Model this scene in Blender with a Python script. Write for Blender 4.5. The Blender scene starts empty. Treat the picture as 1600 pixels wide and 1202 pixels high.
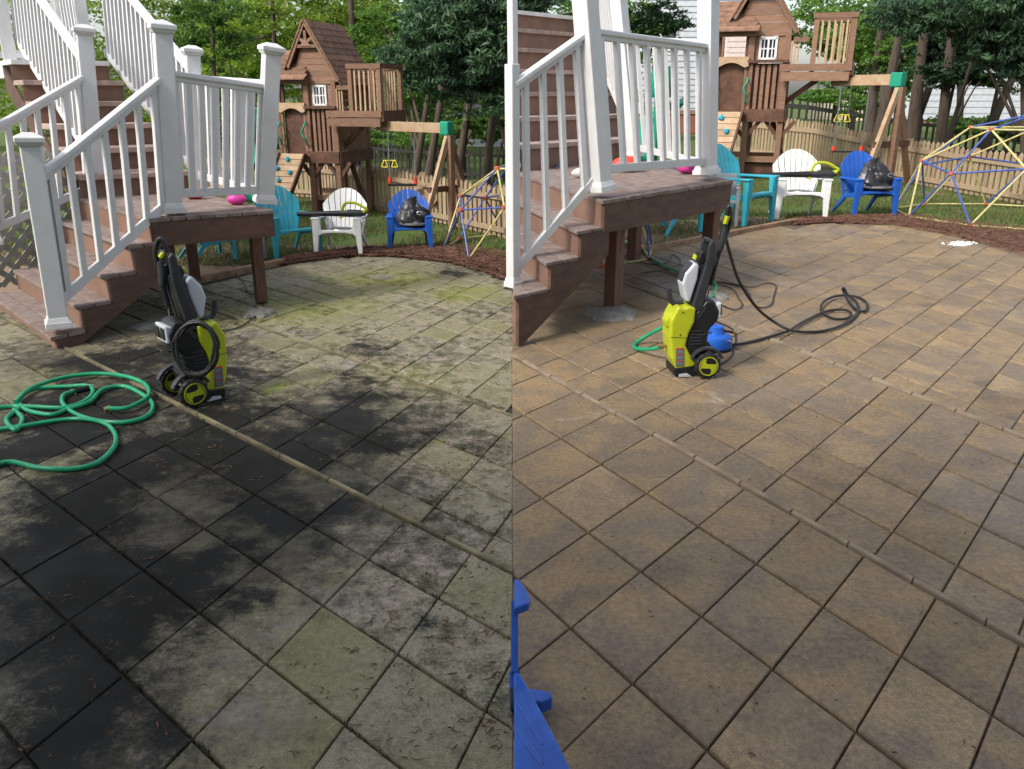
import bpy, math, random
import numpy as np
from mathutils import Vector, Matrix, noise
random.seed(7); RNG = np.random.default_rng(7)
R = math.radians
# ------------------------------------------------------------------ camera, sky, sun, exposure
C = bpy.context.scene.collection
SC = bpy.context.scene
CAM_H, FPX, HORIZON = 1.95, 1300.0, 150.0
PITCH = math.atan((601 - HORIZON) / FPX)
cd = bpy.data.cameras.new('camera'); cam = bpy.data.objects.new('camera', cd); C.objects.link(cam)
cam.location = (0, 0, CAM_H); cam.rotation_euler = (R(90) - PITCH, 0, 0)
cd.sensor_fit = 'HORIZONTAL'; cd.sensor_width = 36; cd.lens = FPX / 1600 * 36; cd.clip_start = .05; cd.clip_end = 600
SC.camera = cam
SUN_EL, SUN_AZ = 42, -128          # azimuth measured from +Y (straight ahead) towards +X
w = bpy.data.worlds.new('World'); SC.world = w; w.use_nodes = True
nt = w.node_tree; sky = nt.nodes.new('ShaderNodeTexSky'); sky.sky_type = 'NISHITA'; sky.sun_disc = False
sky.sun_elevation = R(SUN_EL); sky.sun_rotation = R(SUN_AZ); sky.air_density = 1.0; sky.dust_density = 3.0; sky.ozone_density = .6
bgn = nt.nodes['Background']; hz = nt.nodes.new('ShaderNodeHueSaturation'); hz.inputs['Saturation'].default_value = .5; nt.links.new(sky.outputs[0], hz.inputs['Color']); nt.links.new(hz.outputs[0], bgn.inputs[0]); bgn.inputs[1].default_value = .15
sd = bpy.data.lights.new('sun', 'SUN'); sd.energy = 1.75; sd.angle = R(9); sd.color = (1, .95, .87)
so = bpy.data.objects.new('sun', sd); C.objects.link(so)
_s = Vector((math.sin(R(SUN_AZ)) * math.cos(R(SUN_EL)), math.cos(R(SUN_AZ)) * math.cos(R(SUN_EL)), math.sin(R(SUN_EL))))
so.rotation_euler = _s.to_track_quat('Z', 'Y').to_euler(); so.location = (0, 0, 20)
SC.view_settings.view_transform = 'Standard'; SC.view_settings.look = 'None'; SC.view_settings.gamma = 1
SC.view_settings.use_curve_mapping = False; SC.view_settings.exposure = 0.88
SC.cycles.use_denoising = True; SC.cycles.max_bounces = 6; SC.cycles.transparent_max_bounces = 8

# ------------------------------------------------------------------ pixel <-> place (survey of the photograph, 1600 x 1202)
_cp, _sp = math.cos(PITCH), math.sin(PITCH)
def ray(x, y):
    a, b = (x - 800) / FPX, (601 - y) / FPX
    return Vector((a, _cp + b * _sp, -_sp + b * _cp))
def G(x, y, z=0.0):
    d = ray(x, y); t = (z - CAM_H) / d.z
    return Vector((d.x * t, d.y * t, z))
def D(x, y, Y):
    d = ray(x, y); t = Y / d.y
    return Vector((d.x * t, Y, CAM_H + d.z * t))
def ppm(y): return (y - HORIZON) / CAM_H      # pixels per metre of height for a thing standing at ground row y

# ------------------------------------------------------------------ materials
def mat(name, col, rough=.6, var=.12, scale=6, bump=.0, bscale=60, spec=.4, metal=0, rand=0., col2=None, trans=0, stretch=None, coat=0):
    m = bpy.data.materials.new(name); m.use_nodes = True; n = m.node_tree.nodes; l = m.node_tree.links
    b = n['Principled BSDF']; b.inputs['Roughness'].default_value = rough; b.inputs['Metallic'].default_value = metal
    b.inputs['Specular IOR Level'].default_value = spec; b.inputs['Coat Weight'].default_value = coat
    tc = n.new('ShaderNodeTexCoord'); src = tc.outputs['Object']
    if stretch:
        mp = n.new('ShaderNodeMapping'); mp.inputs['Scale'].default_value = stretch; l.new(src, mp.inputs[0]); src = mp.outputs[0]
    no = n.new('ShaderNodeTexNoise'); no.inputs['Scale'].default_value = scale; no.inputs['Detail'].default_value = 6; no.inputs['Roughness'].default_value = .6
    l.new(src, no.inputs['Vector'])
    mx = n.new('ShaderNodeMix'); mx.data_type = 'RGBA'
    c2 = col2 if col2 else tuple(max(0, c * (1 - var * 2)) for c in col)
    c1 = col if col2 else tuple(min(1, c * (1 + var)) for c in col)
    mx.inputs[6].default_value = (*c1, 1); mx.inputs[7].default_value = (*c2, 1)
    rp = n.new('ShaderNodeMapRange'); rp.inputs[1].default_value = .35; rp.inputs[2].default_value = .65
    l.new(no.outputs[0], rp.inputs[0]); l.new(rp.outputs[0], mx.inputs[0]); out = mx.outputs[2]
    if rand:
        oi = n.new('ShaderNodeObjectInfo'); hs = n.new('ShaderNodeHueSaturation')
        r2 = n.new('ShaderNodeMapRange'); r2.inputs[3].default_value = 1 - rand; r2.inputs[4].default_value = 1 + rand
        l.new(oi.outputs['Random'], r2.inputs[0]); l.new(r2.outputs[0], hs.inputs['Value']); l.new(out, hs.inputs['Color']); out = hs.outputs[0]
    l.new(out, b.inputs['Base Color'])
    if bump:
        n2 = n.new('ShaderNodeTexNoise'); n2.inputs['Scale'].default_value = bscale; n2.inputs['Detail'].default_value = 5; l.new(src, n2.inputs['Vector'])
        bp = n.new('ShaderNodeBump'); bp.inputs['Strength'].default_value = bump; bp.inputs['Distance'].default_value = .01
        l.new(n2.outputs[0], bp.inputs['Height']); l.new(bp.outputs[0], b.inputs['Normal'])
    if trans:
        tr = n.new('ShaderNodeBsdfTranslucent'); ms = n.new('ShaderNodeMixShader'); ms.inputs[0].default_value = trans
        hs = n.new('ShaderNodeHueSaturation'); hs.inputs['Value'].default_value = 1.6; hs.inputs['Hue'].default_value = .48; l.new(out, hs.inputs['Color'])
        l.new(hs.outputs[0], tr.inputs[0]); l.new(b.outputs[0], ms.inputs[1]); l.new(tr.outputs[0], ms.inputs[2]); l.new(ms.outputs[0], n['Material Output'].inputs[0])
    return m
M = {}
M['white'] = mat('white_vinyl', (.68, .68, .69), .4, .03, 5, .08, 30, col2=(.62, .62, .61))
M['trim'] = mat('white_trim', (.66, .66, .65), .45, .05, 9)
M['brown'] = mat('painted_brown_wood', (.11, .06, .043), .6, .15, 5, .25, 40, stretch=(1, 1, 3), rand=.06)
M['riser'] = mat('brown_riser', (.215, .125, .09), .6, .1, 4, .2, 40, rand=.06)
M['tread'] = mat('weathered_tread', (.25, .20, .175), .8, .2, 8, .35, 70, rand=.1, col2=(.16, .11, .095))
M['tread_up'] = mat('pale_stair_nosing', (.40, .30, .26), .8, .15, 8, .3, 70, rand=.1)  # paler tread colour for the upper flight
M['post_wood'] = mat('brown_stained_post', (.20, .10, .065), .65, .2, 9, .3, 50, col2=(.11, .055, .04), stretch=(4, 4, .6))
M['concrete'] = mat('concrete', (.27, .26, .235), .95, .3, 14, 1.2, 30, col2=(.17, .16, .135))
M['cedar'] = mat('cedar', (.225, .135, .088), .7, .2, 7, .25, 40, rand=.16, stretch=(1, 1, 4), col2=(.19, .095, .055))
M['cedar_dark'] = mat('dark_cedar', (.11, .05, .03), .7, .2, 7, .25, 40, rand=.1)
M['cedar_light'] = mat('light_cedar', (.44, .325, .21), .7, .15, 8, .25, 40, rand=.12, col2=(.36, .22, .125))
M['shingle'] = mat('brown_wooden_shingle', (.20, .11, .07), .8, .2, 9, .3, 40, rand=.18)
M['fence'] = mat('weathered_fence', (.36, .27, .17), .8, .2, 9, .3, 40, rand=.16, col2=(.27, .19, .12), stretch=(3, 3, .7))
M['fence_black'] = mat('black_fence', (.02, .018, .016), .7, .2)
M['fence_far'] = mat('pale_far_fence', (.55, .50, .36), .8, .15, rand=.1)
M['teal'] = mat('teal_resin', (.035, .36, .46), .4, .08, 5, .03)
M['white_resin'] = mat('white_resin', (.78, .78, .77), .45, .05, 30, .03)
M['blue'] = mat('blue_resin', (.018, .11, .50), .38, .08, 5, .03)
M['blue_paint'] = mat('blue_glossy_resin', (.02, .10, .46), .3, .12, 9, .05, coat=.2)
M['grey_resin'] = mat('grey_resin', (.27, .28, .30), .5, .1, 6, .03)
M['black'] = mat('black_plastic', (.014, .014, .016), .42, .2, 9, .1, 90)
M['black_rubber'] = mat('black_rubber', (.02, .02, .02), .55, .2, 14, .3, 70)
M['lime'] = mat('lime_plastic', (.43, .48, .018), .35, .06, 5)
M['silver'] = mat('silver_grey_plastic', (.50, .53, .57), .4, .05, 5)
M['grey_plastic'] = mat('dark_grey_plastic', (.032, .034, .04), .45, .1, 9)
M['label'] = mat('grey_label', (.12, .13, .15), .5, .1)
M['red'] = mat('red_print', (.55, .05, .04), .5, .1)
M['brass'] = mat('brass', (.55, .42, .18), .35, .1, metal=.9)
M['steel'] = mat('steel', (.5, .5, .52), .3, .1, metal=.9)
M['hose'] = mat('green_hose', (.015, .30, .14), .38, .1, 12)
M['cable'] = mat('black_cable', (.012, .012, .012), .5, .1)
M['green_plastic'] = mat('green_play_plastic', (.01, .26, .16), .4, .1)
M['yellow'] = mat('yellow_steel_tube', (.56, .48, .20), .4, .12, 15)
M['dome_blue'] = mat('blue_steel_tube', (.06, .10, .34), .4, .12, 15)
M['orange'] = mat('orange_plastic', (.48, .12, .06), .5, .1)
M['bag'] = mat('black_nylon', (.022, .022, .026), .33, .3, 12, .4, 30)
M['pan'] = mat('brushed_silver', (.45, .45, .46), .35, .15, metal=.8)
M['magenta'] = mat('magenta_plastic', (.62, .05, .32), .45, .1)
M['toy_red'] = mat('red_toy', (.65, .06, .03), .45, .2)
M['towel'] = mat('blue_cloth', (.03, .08, .55), .7, .3, 20, .4, 30)
M['yellow_play'] = mat('yellow_swing', (.72, .60, .04), .4, .1)
M['bark'] = mat('bark', (.085, .060, .045), .95, .3, 5, .9, 14, stretch=(3, 3, .5), col2=(.045, .034, .027))
M['leaf'] = mat('green_leaf', (.11, .21, .03), .5, .4, 1.6, trans=.45, col2=(.045, .11, .022), rand=.25)
M['leaf_bright'] = mat('yellow_green_leaf', (.21, .31, .04), .5, .3, 1.4, trans=.5, col2=(.10, .19, .025), rand=.2)
M['leaf_dark'] = mat('deep_green_leaf', (.03, .075, .022), .6, .4, 1.8, trans=.2, col2=(.014, .04, .02), rand=.2)
M['needle'] = mat('evergreen_needle', (.07, .14, .06), .6, .4, 1.5, trans=.2, col2=(.02, .05, .028), rand=.15)
M['lattice'] = mat('white_lattice', (.42, .41, .38), .6, .1, 8)
M['siding'] = mat('white_siding', (.50, .52, .56), .6, .06, 4)
M['siding_pink'] = mat('pale_pink_siding', (.62, .50, .47), .6, .08, 4)
M['brick'] = mat('red_brick', (.30, .12, .08), .85, .25, 30)
M['roof'] = mat('grey_roof', (.16, .18, .21), .85, .2, 12, rand=.1)
M['pane'] = mat('window_pane', (.05, .06, .07), .15, .1)
M['edge_old'] = mat('stained_edging', (.27, .235, .13), .9, .3, 2.6, .6, 60, rand=.25, col2=(.07, .064, .04))
M['edge_clean'] = mat('washed_edging', (.30, .235, .16), .85, .2, 6, .4, 80, rand=.12, col2=(.20, .15, .105))
M['moss_green'] = mat('moss_green', (.07, .085, .02), .9, .4, 6, col2=(.05, .04, .02))
M['soil'] = mat('joint_soil', (.045, .04, .03), .95, .3, 30, .5)
M['sand'] = mat('joint_sand', (.12, .088, .058), .95, .3, 30, .5)
M['grass_blade'] = mat('grass_blade', (.085, .15, .03), .7, .3, 2.2, trans=.25, col2=(.15, .14, .06))
M['mulch_chip'] = mat('mulch_chip', (.17, .085, .055), .95, .4, 8, col2=(.09, .04, .025))
M['debris'] = mat('dry_needles', (.17, .085, .04), .9, .4, 30)
M['foam'] = mat('white_residue', (.75, .75, .73), .7, .1)
M['timber'] = mat('edging_timber', (.33, .21, .125), .8, .25, 8, .4, 40, col2=(.18, .11, .07))

def ground_mat(name, cols, scale, bump=.5):
    m = bpy.data.materials.new(name); m.use_nodes = True; n = m.node_tree.nodes; l = m.node_tree.links
    b = n['Principled BSDF']; b.inputs['Roughness'].default_value = .95; b.inputs['Specular IOR Level'].default_value = .15
    g = n.new('ShaderNodeNewGeometry'); no = n.new('ShaderNodeTexNoise'); no.inputs['Scale'].default_value = scale; no.inputs['Detail'].default_value = 8; no.inputs['Roughness'].default_value = .65
    l.new(g.outputs['Position'], no.inputs['Vector']); cr = n.new('ShaderNodeValToRGB')
    while len(cr.color_ramp.elements) < len(cols): cr.color_ramp.elements.new(.5)
    for i, c in enumerate(cols):
        cr.color_ramp.elements[i].position = .3 + .4 * i / (len(cols) - 1); cr.color_ramp.elements[i].color = (*c, 1)
    l.new(no.outputs[0], cr.inputs[0])
    n2 = n.new('ShaderNodeTexNoise'); n2.inputs['Scale'].default_value = 60; n2.inputs['Detail'].default_value = 4; l.new(g.outputs['Position'], n2.inputs['Vector'])
    hs = n.new('ShaderNodeMix'); hs.data_type = 'RGBA'; hs.blend_type = 'OVERLAY'; hs.inputs[0].default_value = .5
    l.new(cr.outputs[0], hs.inputs[6]); l.new(n2.outputs[0], hs.inputs[7]); l.new(hs.outputs[2], b.inputs['Base Color'])
    bp = n.new('ShaderNodeBump'); bp.inputs['Strength'].default_value = bump; bp.inputs['Distance'].default_value = .03; l.new(n2.outputs[0], bp.inputs['Height']); l.new(bp.outputs[0], b.inputs['Normal'])
    return m
M['lawn'] = ground_mat('lawn_grass', [(.17, .13, .085), (.10, .12, .04), (.075, .13, .03), (.11, .17, .04)], .9)
M['dirt'] = ground_mat('bare_dirt', [(.20, .14, .095), (.28, .20, .14), (.14, .10, .07)], 1.5)
M['mulch'] = ground_mat('pine_straw_mulch', [(.16, .085, .058), (.09, .05, .036), (.20, .11, .075)], 9, 1)

def paver_mat(name, cols, stains, rough=.85):
    """cols: four stone colours picked by each stone's random number; stains: (colour, edge, soft, [(px, py, rx, ry, weight)...]) patches of
    growth and soot where they lie on the paving"""
    m = bpy.data.materials.new(name); m.use_nodes = True; n = m.node_tree.nodes; l = m.node_tree.links
    b = n['Principled BSDF']; b.inputs['Roughness'].default_value = rough; b.inputs['Specular IOR Level'].default_value = .16
    oi = n.new('ShaderNodeObjectInfo'); g = n.new('ShaderNodeNewGeometry'); pos = g.outputs['Position']
    def noi(s, d=6, r=.6, vec=pos):
        q = n.new('ShaderNodeTexNoise'); q.inputs['Scale'].default_value = s; q.inputs['Detail'].default_value = d; q.inputs['Roughness'].default_value = r
        l.new(vec, q.inputs['Vector']); return q
    def math_(op, a, b_, clamp=False):
        q = n.new('ShaderNodeMath'); q.operation = op; q.use_clamp = clamp
        for i, v in enumerate((a, b_)):
            if isinstance(v, (int, float)): q.inputs[i].default_value = v
            else: l.new(v, q.inputs[i])
        return q.outputs[0]
    def mixc(f, a, c, mode='MIX'):
        q = n.new('ShaderNodeMix'); q.data_type = 'RGBA'; q.blend_type = mode
        if isinstance(f, (int, float)): q.inputs[0].default_value = f
        else: l.new(f, q.inputs[0])
        for i, v in ((6, a), (7, c)):
            if isinstance(v, tuple): q.inputs[i].default_value = (*v, 1)
            else: l.new(v, q.inputs[i])
        return q.outputs[2]
    # stone body
    off = n.new('ShaderNodeVectorMath'); off.operation = 'MULTIPLY_ADD'; cv = n.new('ShaderNodeCombineXYZ'); l.new(oi.outputs['Random'], cv.inputs[0]); l.new(oi.outputs['Random'], cv.inputs[1])
    l.new(cv.outputs[0], off.inputs[0]); off.inputs[1].default_value = (37, 91, 0); l.new(pos, off.inputs[2])
    big = noi(2.2, 4, .55, off.outputs[0]); cr = n.new('ShaderNodeValToRGB')
    while len(cr.color_ramp.elements) < len(cols): cr.color_ramp.elements.new(.5)
    for i, c in enumerate(cols):
        cr.color_ramp.elements[i].position = .12 + .76 * i / (len(cols) - 1); cr.color_ramp.elements[i].color = (*c, 1)
    pick = math_('ADD', math_('MULTIPLY', oi.outputs['Random'], .66), math_('MULTIPLY', math_('SUBTRACT', big.outputs[0], .30), .9))
    l.new(pick, cr.inputs[0]); colr = cr.outputs[0]
    sp = noi(210, 3, .7); colr = mixc(.9, colr, sp.outputs[0], 'OVERLAY')
    sp2 = noi(38, 5, .7); colr = mixc(.75, colr, sp2.outputs[0], 'OVERLAY')
    # grit pits
    pit = noi(420, 2, .5); pm = n.new('ShaderNodeMapRange'); pm.inputs[1].default_value = .63; pm.inputs[2].default_value = .72; l.new(pit.outputs[0], pm.inputs[0])
    colr = mixc(math_('MULTIPLY', pm.outputs[0], .45), colr, (.03, .025, .02))
    if stains:
        dn = noi(1.6, 5, .65); dv = n.new('ShaderNodeVectorMath'); dv.operation = 'MULTIPLY_ADD'; sub = n.new('ShaderNodeVectorMath'); sub.operation = 'SUBTRACT'
        l.new(dn.outputs['Color'], sub.inputs[0]); sub.inputs[1].default_value = (.5, .5, .5); l.new(sub.outputs[0], dv.inputs[0]); dv.inputs[1].default_value = (1.1, 1.6, 0); l.new(pos, dv.inputs[2])
        fine = noi(9, 8, .75); grit = noi(70, 6, .8)
        for (sc_, lo, hi, amt, per, blobs) in stains:
            tot = None
            for (x, y, rx, ry, wt) in blobs:
                c0 = G(x, y); ex = abs(G(x + rx, y).x - c0.x); ey = abs(G(x, y - ry).y - G(x, y + ry).y) / 2
                mp = n.new('ShaderNodeMapping'); mp.vector_type = 'TEXTURE'; mp.inputs['Location'].default_value = c0; mp.inputs['Scale'].default_value = (ex, ey, 3)
                l.new(dv.outputs[0], mp.inputs[0]); gr = n.new('ShaderNodeTexGradient'); gr.gradient_type = 'SPHERICAL'; l.new(mp.outputs[0], gr.inputs[0])
                v = math_('MULTIPLY', gr.outputs['Fac'], wt); tot = v if tot is None else math_('ADD', tot, v)
            tot = math_('MINIMUM', tot, 1.15)
            tot = math_('ADD', tot, math_('MULTIPLY', math_('SUBTRACT', fine.outputs[0], .5), 2.6))
            tot = math_('ADD', tot, math_('MULTIPLY', math_('SUBTRACT', oi.outputs['Random'], .5), per))
            mr = n.new('ShaderNodeMapRange'); tot = math_('ADD', tot, math_('MULTIPLY', math_('SUBTRACT', grit.outputs[0], .5), 1.3)); mr.inputs[1].default_value = lo; mr.inputs[2].default_value = hi; l.new(tot, mr.inputs[0])
            colr = mixc(math_('MULTIPLY', mr.outputs[0], amt), colr, sc_)
    rr = n.new('ShaderNodeMapRange'); rr.inputs[1].default_value = .38; rr.inputs[2].default_value = .62; rr.inputs[3].default_value = rough - .3; rr.inputs[4].default_value = min(1, rough + .12); wet = noi(.9, 5, .6); l.new(wet.outputs[0], rr.inputs[0]); l.new(rr.outputs[0], b.inputs['Roughness'])
    l.new(colr, b.inputs['Base Color'])
    bh = noi(160, 4, .7); bp = n.new('ShaderNodeBump'); bp.inputs['Strength'].default_value = .45; bp.inputs['Distance'].default_value = .004
    l.new(bh.outputs[0], bp.inputs['Height']); l.new(bp.outputs[0], b.inputs['Normal'])
    return m
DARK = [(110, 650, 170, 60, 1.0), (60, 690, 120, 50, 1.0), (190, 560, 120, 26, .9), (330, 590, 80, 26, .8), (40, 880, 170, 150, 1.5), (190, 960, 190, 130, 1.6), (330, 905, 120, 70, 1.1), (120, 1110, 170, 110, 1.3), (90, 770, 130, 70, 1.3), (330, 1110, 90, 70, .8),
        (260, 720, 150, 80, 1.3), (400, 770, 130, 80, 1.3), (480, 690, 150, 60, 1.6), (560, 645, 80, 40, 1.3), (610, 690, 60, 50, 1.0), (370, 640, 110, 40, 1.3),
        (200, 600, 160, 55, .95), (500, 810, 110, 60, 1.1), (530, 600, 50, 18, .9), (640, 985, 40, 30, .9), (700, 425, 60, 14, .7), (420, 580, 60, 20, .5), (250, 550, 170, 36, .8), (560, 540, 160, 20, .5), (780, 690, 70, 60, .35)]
GRIME = [(130, 640, 190, 70, .9), (60, 560, 160, 40, .8), (240, 560, 120, 30, .8), (100, 900, 330, 300, 1.3), (300, 900, 260, 240, 1.0), (330, 1120, 250, 120, .8), (420, 740, 330, 130, 1.1), (520, 660, 220, 80, 1.0), (180, 620, 330, 90, .8), (300, 540, 260, 50, .7), (560, 820, 200, 110, .6), (600, 560, 200, 40, .4), (700, 640, 130, 60, .35)]
MOSS = [(432, 606, 52, 22, 1.3), (572, 642, 34, 20, 1.2), (685, 702, 36, 18, 1.0), (600, 435, 150, 26, 1.0), (735, 458, 90, 20, .9), (320, 715, 60, 26, 1.0), (100, 905, 70, 26, 1.3),
        (150, 800, 40, 20, .8), (370, 835, 70, 40, .9), (120, 575, 120, 30, .7), (480, 480, 190, 40, .75), (650, 590, 160, 40, .45), (280, 1165, 80, 26, .8)]
PALE = [(500, 900, 60, 26, .9), (420, 1110, 80, 50, 1.0), (555, 577, 34, 10, 1.2), (450, 520, 90, 16, .8), (610, 540, 90, 14, .7), (430, 970, 50, 30, .7), (215, 690, 22, 10, .9), (600, 430, 40, 8, 1.1)]
M['paver_old'] = paver_mat('stained_paver', [(.20, .188, .10), (.24, .215, .14), (.275, .245, .175), (.32, .27, .215)],
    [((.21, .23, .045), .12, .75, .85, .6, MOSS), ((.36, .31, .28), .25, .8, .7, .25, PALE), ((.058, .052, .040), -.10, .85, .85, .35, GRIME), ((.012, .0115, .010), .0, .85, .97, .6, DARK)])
M['paver_clean'] = paver_mat('washed_paver', [(.155, .118, .084), (.25, .178, .102), (.185, .142, .10), (.285, .20, .11), (.205, .155, .108), (.31, .222, .128)],
    [((.45, .38, .29), .55, 1.2, .6, .1, [(1125, 620, 40, 12, 1.1), (925, 648, 26, 14, 1.1)]), ((.10, .078, .06), .3, 1.2, .6, .5, [(870, 1080, 230, 130, .9), (1100, 1000, 300, 170, .6), (1400, 900, 250, 150, .45), (1300, 470, 200, 40, .4), (900, 520, 170, 60, 1.0), (1250, 640, 200, 60, .4)])], .62)

# ------------------------------------------------------------------ mesh builder
class MB:
    def __init__(s): s.v = []; s.f = []; s.sm = False
    def add(s, vs, fs):
        o = len(s.v); s.v += [tuple(v) for v in vs]; s.f += [tuple(i + o for i in f) for f in fs]; return s
    def box(s, c, d, rot=None):
        x, y, z = d[0] / 2, d[1] / 2, d[2] / 2; c = Vector(c)
        vs = [Vector((a * x, b * y, k * z)) for k in (-1, 1) for b in (-1, 1) for a in (-1, 1)]
        if rot: vs = [rot @ v for v in vs]
        return s.add([v + c for v in vs], [(0, 2, 3, 1), (4, 5, 7, 6), (0, 1, 5, 4), (2, 6, 7, 3), (0, 4, 6, 2), (1, 3, 7, 5)])
    def bar(s, p, q, w, h, side=(1, 0, 0), w2=None, h2=None):
        p, q = Vector(p), Vector(q); d = (q - p).normalized(); sd = Vector(side); sd = (sd - d * sd.dot(d)).normalized(); t = d.cross(sd)
        w2 = w if w2 is None else w2; h2 = h if h2 is None else h2
        vs = [p + sd * a * w / 2 + t * b * h / 2 for b in (-1, 1) for a in (-1, 1)] + [q + sd * a * w2 / 2 + t * b * h2 / 2 for b in (-1, 1) for a in (-1, 1)]
        return s.add(vs, [(0, 2, 3, 1), (4, 5, 7, 6), (0, 1, 5, 4), (2, 6, 7, 3), (0, 4, 6, 2), (1, 3, 7, 5)])
    def tube(s, pts, r, n=8, cap=True):
        pts = [Vector(p) for p in pts]; rs = r if isinstance(r, (list, tuple)) else [r] * len(pts); o = len(s.v); up = None
        for i, p in enumerate(pts):
            d = (pts[min(i + 1, len(pts) - 1)] - pts[max(i - 1, 0)]).normalized()
            if up is None: up = d.orthogonal().normalized()
            up = (up - d * up.dot(d)); up = up.normalized() if up.length > 1e-5 else d.orthogonal().normalized(); b = d.cross(up)
            for k in range(n):
                a = 2 * math.pi * k / n; s.v.append(tuple(p + (up * math.cos(a) + b * math.sin(a)) * rs[i]))
        for i in range(len(pts) - 1):
            for k in range(n):
                a, b2 = o + i * n + k, o + i * n + (k + 1) % n; s.f.append((a, b2, b2 + n, a + n))
        if cap: s.f.append(tuple(o + k for k in range(n))[::-1]); s.f.append(tuple(o + (len(pts) - 1) * n + k for k in range(n)))
        s.sm = True; return s
    def slab(s, pts, th):            # polygon top, extruded down by th
        pts = [Vector(p) for p in pts]; n = len(pts); dn = Vector((0, 0, -th))
        a = sum((pts[i].x * pts[(i + 1) % n].y - pts[(i + 1) % n].x * pts[i].y) for i in range(n))
        if a < 0: pts = pts[::-1]
        return s.add(pts + [p + dn for p in pts], [tuple(range(n)), tuple(range(2 * n - 1, n - 1, -1))] + [(i, i + n, (i + 1) % n + n, (i + 1) % n) for i in range(n)])
    def prism(s, prof, y0, y1):       # profile in x,z extruded along y
        n = len(prof); vs = [(x, y0, z) for x, z in prof] + [(x, y1, z) for x, z in prof]
        a = sum(prof[i][0] * prof[(i + 1) % n][1] - prof[(i + 1) % n][0] * prof[i][1] for i in range(n))
        fs = [tuple(range(n)), tuple(range(2 * n - 1, n - 1, -1))] + [(i, i + n, (i + 1) % n + n, (i + 1) % n) for i in range(n)]
        if a < 0: fs = [f[::-1] for f in fs]
        return s.add(vs, fs)
    def wall(s, p, q, prof, th):      # vertical plate between ground points p,q; prof = [(t along 0..1, z)...]
        p, q = Vector(p), Vector(q); d = q - p; nrm = Vector((d.y, -d.x, 0)).normalized() * th
        a = [Vector((p.x + d.x * t, p.y + d.y * t, z)) for t, z in prof]; n = len(a)
        return s.add(a + [v + nrm for v in a], [tuple(range(n)), tuple(range(2 * n - 1, n - 1, -1))] + [(i, i + n, (i + 1) % n + n, (i + 1) % n) for i in range(n)])
    def lathe(s, prof, c, n=24, axis='Z'):
        o = len(s.v); c = Vector(c)
        for r, z in prof:
            for k in range(n):
                a = 2 * math.pi * k / n; v = Vector((r * math.cos(a), r * math.sin(a), z))
                if axis == 'Y': v = Vector((v.x, v.z, v.y))
                if axis == 'X': v = Vector((v.z, v.x, v.y))
                s.v.append(tuple(c + v))
        for i in range(len(prof) - 1):
            for k in range(n):
                a, b = o + i * n + k, o + i * n + (k + 1) % n; s.f.append((a, b, b + n, a + n))
        s.f.append(tuple(o + k for k in range(n))[::-1]); s.f.append(tuple(o + (len(prof) - 1) * n + k for k in range(n)))
        s.sm = True; return s
    def build(s, name, m, parent=None, bevel=0, smooth=None, seg=2):
        me = bpy.data.meshes.new(name); vs = s.v
        if parent is not None:
            r = parent
            while r.parent: r = r.parent
            if r.get('abs'): L = r.location; vs = [(v[0] - L.x, v[1] - L.y, v[2] - L.z) for v in vs]
        me.from_pydata(vs, [], s.f); me.materials.append(m if not isinstance(m, str) else M[m])
        o = bpy.data.objects.new(name, me); C.objects.link(o)
        if parent is not None: o.parent = parent
        if bevel:
            bm = o.modifiers.new('bevel', 'BEVEL'); bm.width = bevel; bm.segments = seg; bm.limit_method = 'ANGLE'; bm.angle_limit = R(35)
        if smooth or (smooth is None and s.sm): me.shade_smooth() if hasattr(me, 'shade_smooth') else None
        if (smooth or (smooth is None and s.sm)) : 
            try: me.set_sharp_from_angle(angle=R(40))
            except Exception: pass
        return o
def tag(o, label, cat, group=None, kind=None):
    if label: o['label'] = label
    if cat: o['category'] = cat
    if group: o['group'] = group
    if kind: o['kind'] = kind
    return o
def thing(name, label, cat, loc=(0, 0, 0), rz=0, sc=1, group=None, absolute=False, kind=None):
    o = bpy.data.objects.new(name, None); C.objects.link(o); o.location = loc; o.rotation_euler = (0, 0, rz)
    o.scale = sc if isinstance(sc, tuple) else (sc, sc, sc); o.empty_display_size = .1
    if absolute: o['abs'] = 1
    return tag(o, label, cat, group, kind)
def copy_tree(o, parent=None):
    c = o.copy(); C.objects.link(c)
    if parent is not None: c.parent = parent
    for ch in list(o.children): copy_tree(ch, c)
    return c
def clip(poly, axis, val, keep_less):
    out = []
    for i in range(len(poly)):
        a, b = poly[i], poly[(i + 1) % len(poly)]
        ia, ib = ((a[axis] <= val) == keep_less), ((b[axis] <= val) == keep_less)
        if ia: out.append(a)
        if ia != ib:
            t = (val - a[axis]) / (b[axis] - a[axis]); out.append(a.lerp(b, t))
    return out
def inside(x, y, poly):
    c = False
    for i in range(len(poly)):
        (x1, y1), (x2, y2) = poly[i], poly[i - 1]
        if (y1 > y) != (y2 > y) and x < (x2 - x1) * (y - y1) / (y2 - y1) + x1: c = not c
    return c
def smooth_path(pts, n=6):           # Catmull-Rom
    pts = [Vector(p) for p in pts]; P = [pts[0]] + pts + [pts[-1]]; out = []
    for i in range(1, len(P) - 2):
        a, b, c, d = P[i - 1:i + 3]
        for k in range(n):
            t = k / n; out.append(.5 * ((2 * b) + (c - a) * t + (2 * a - 5 * b + 4 * c - d) * t * t + (3 * b - a - 3 * c + d) * t ** 3))
    out.append(pts[-1]); return out

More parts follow.
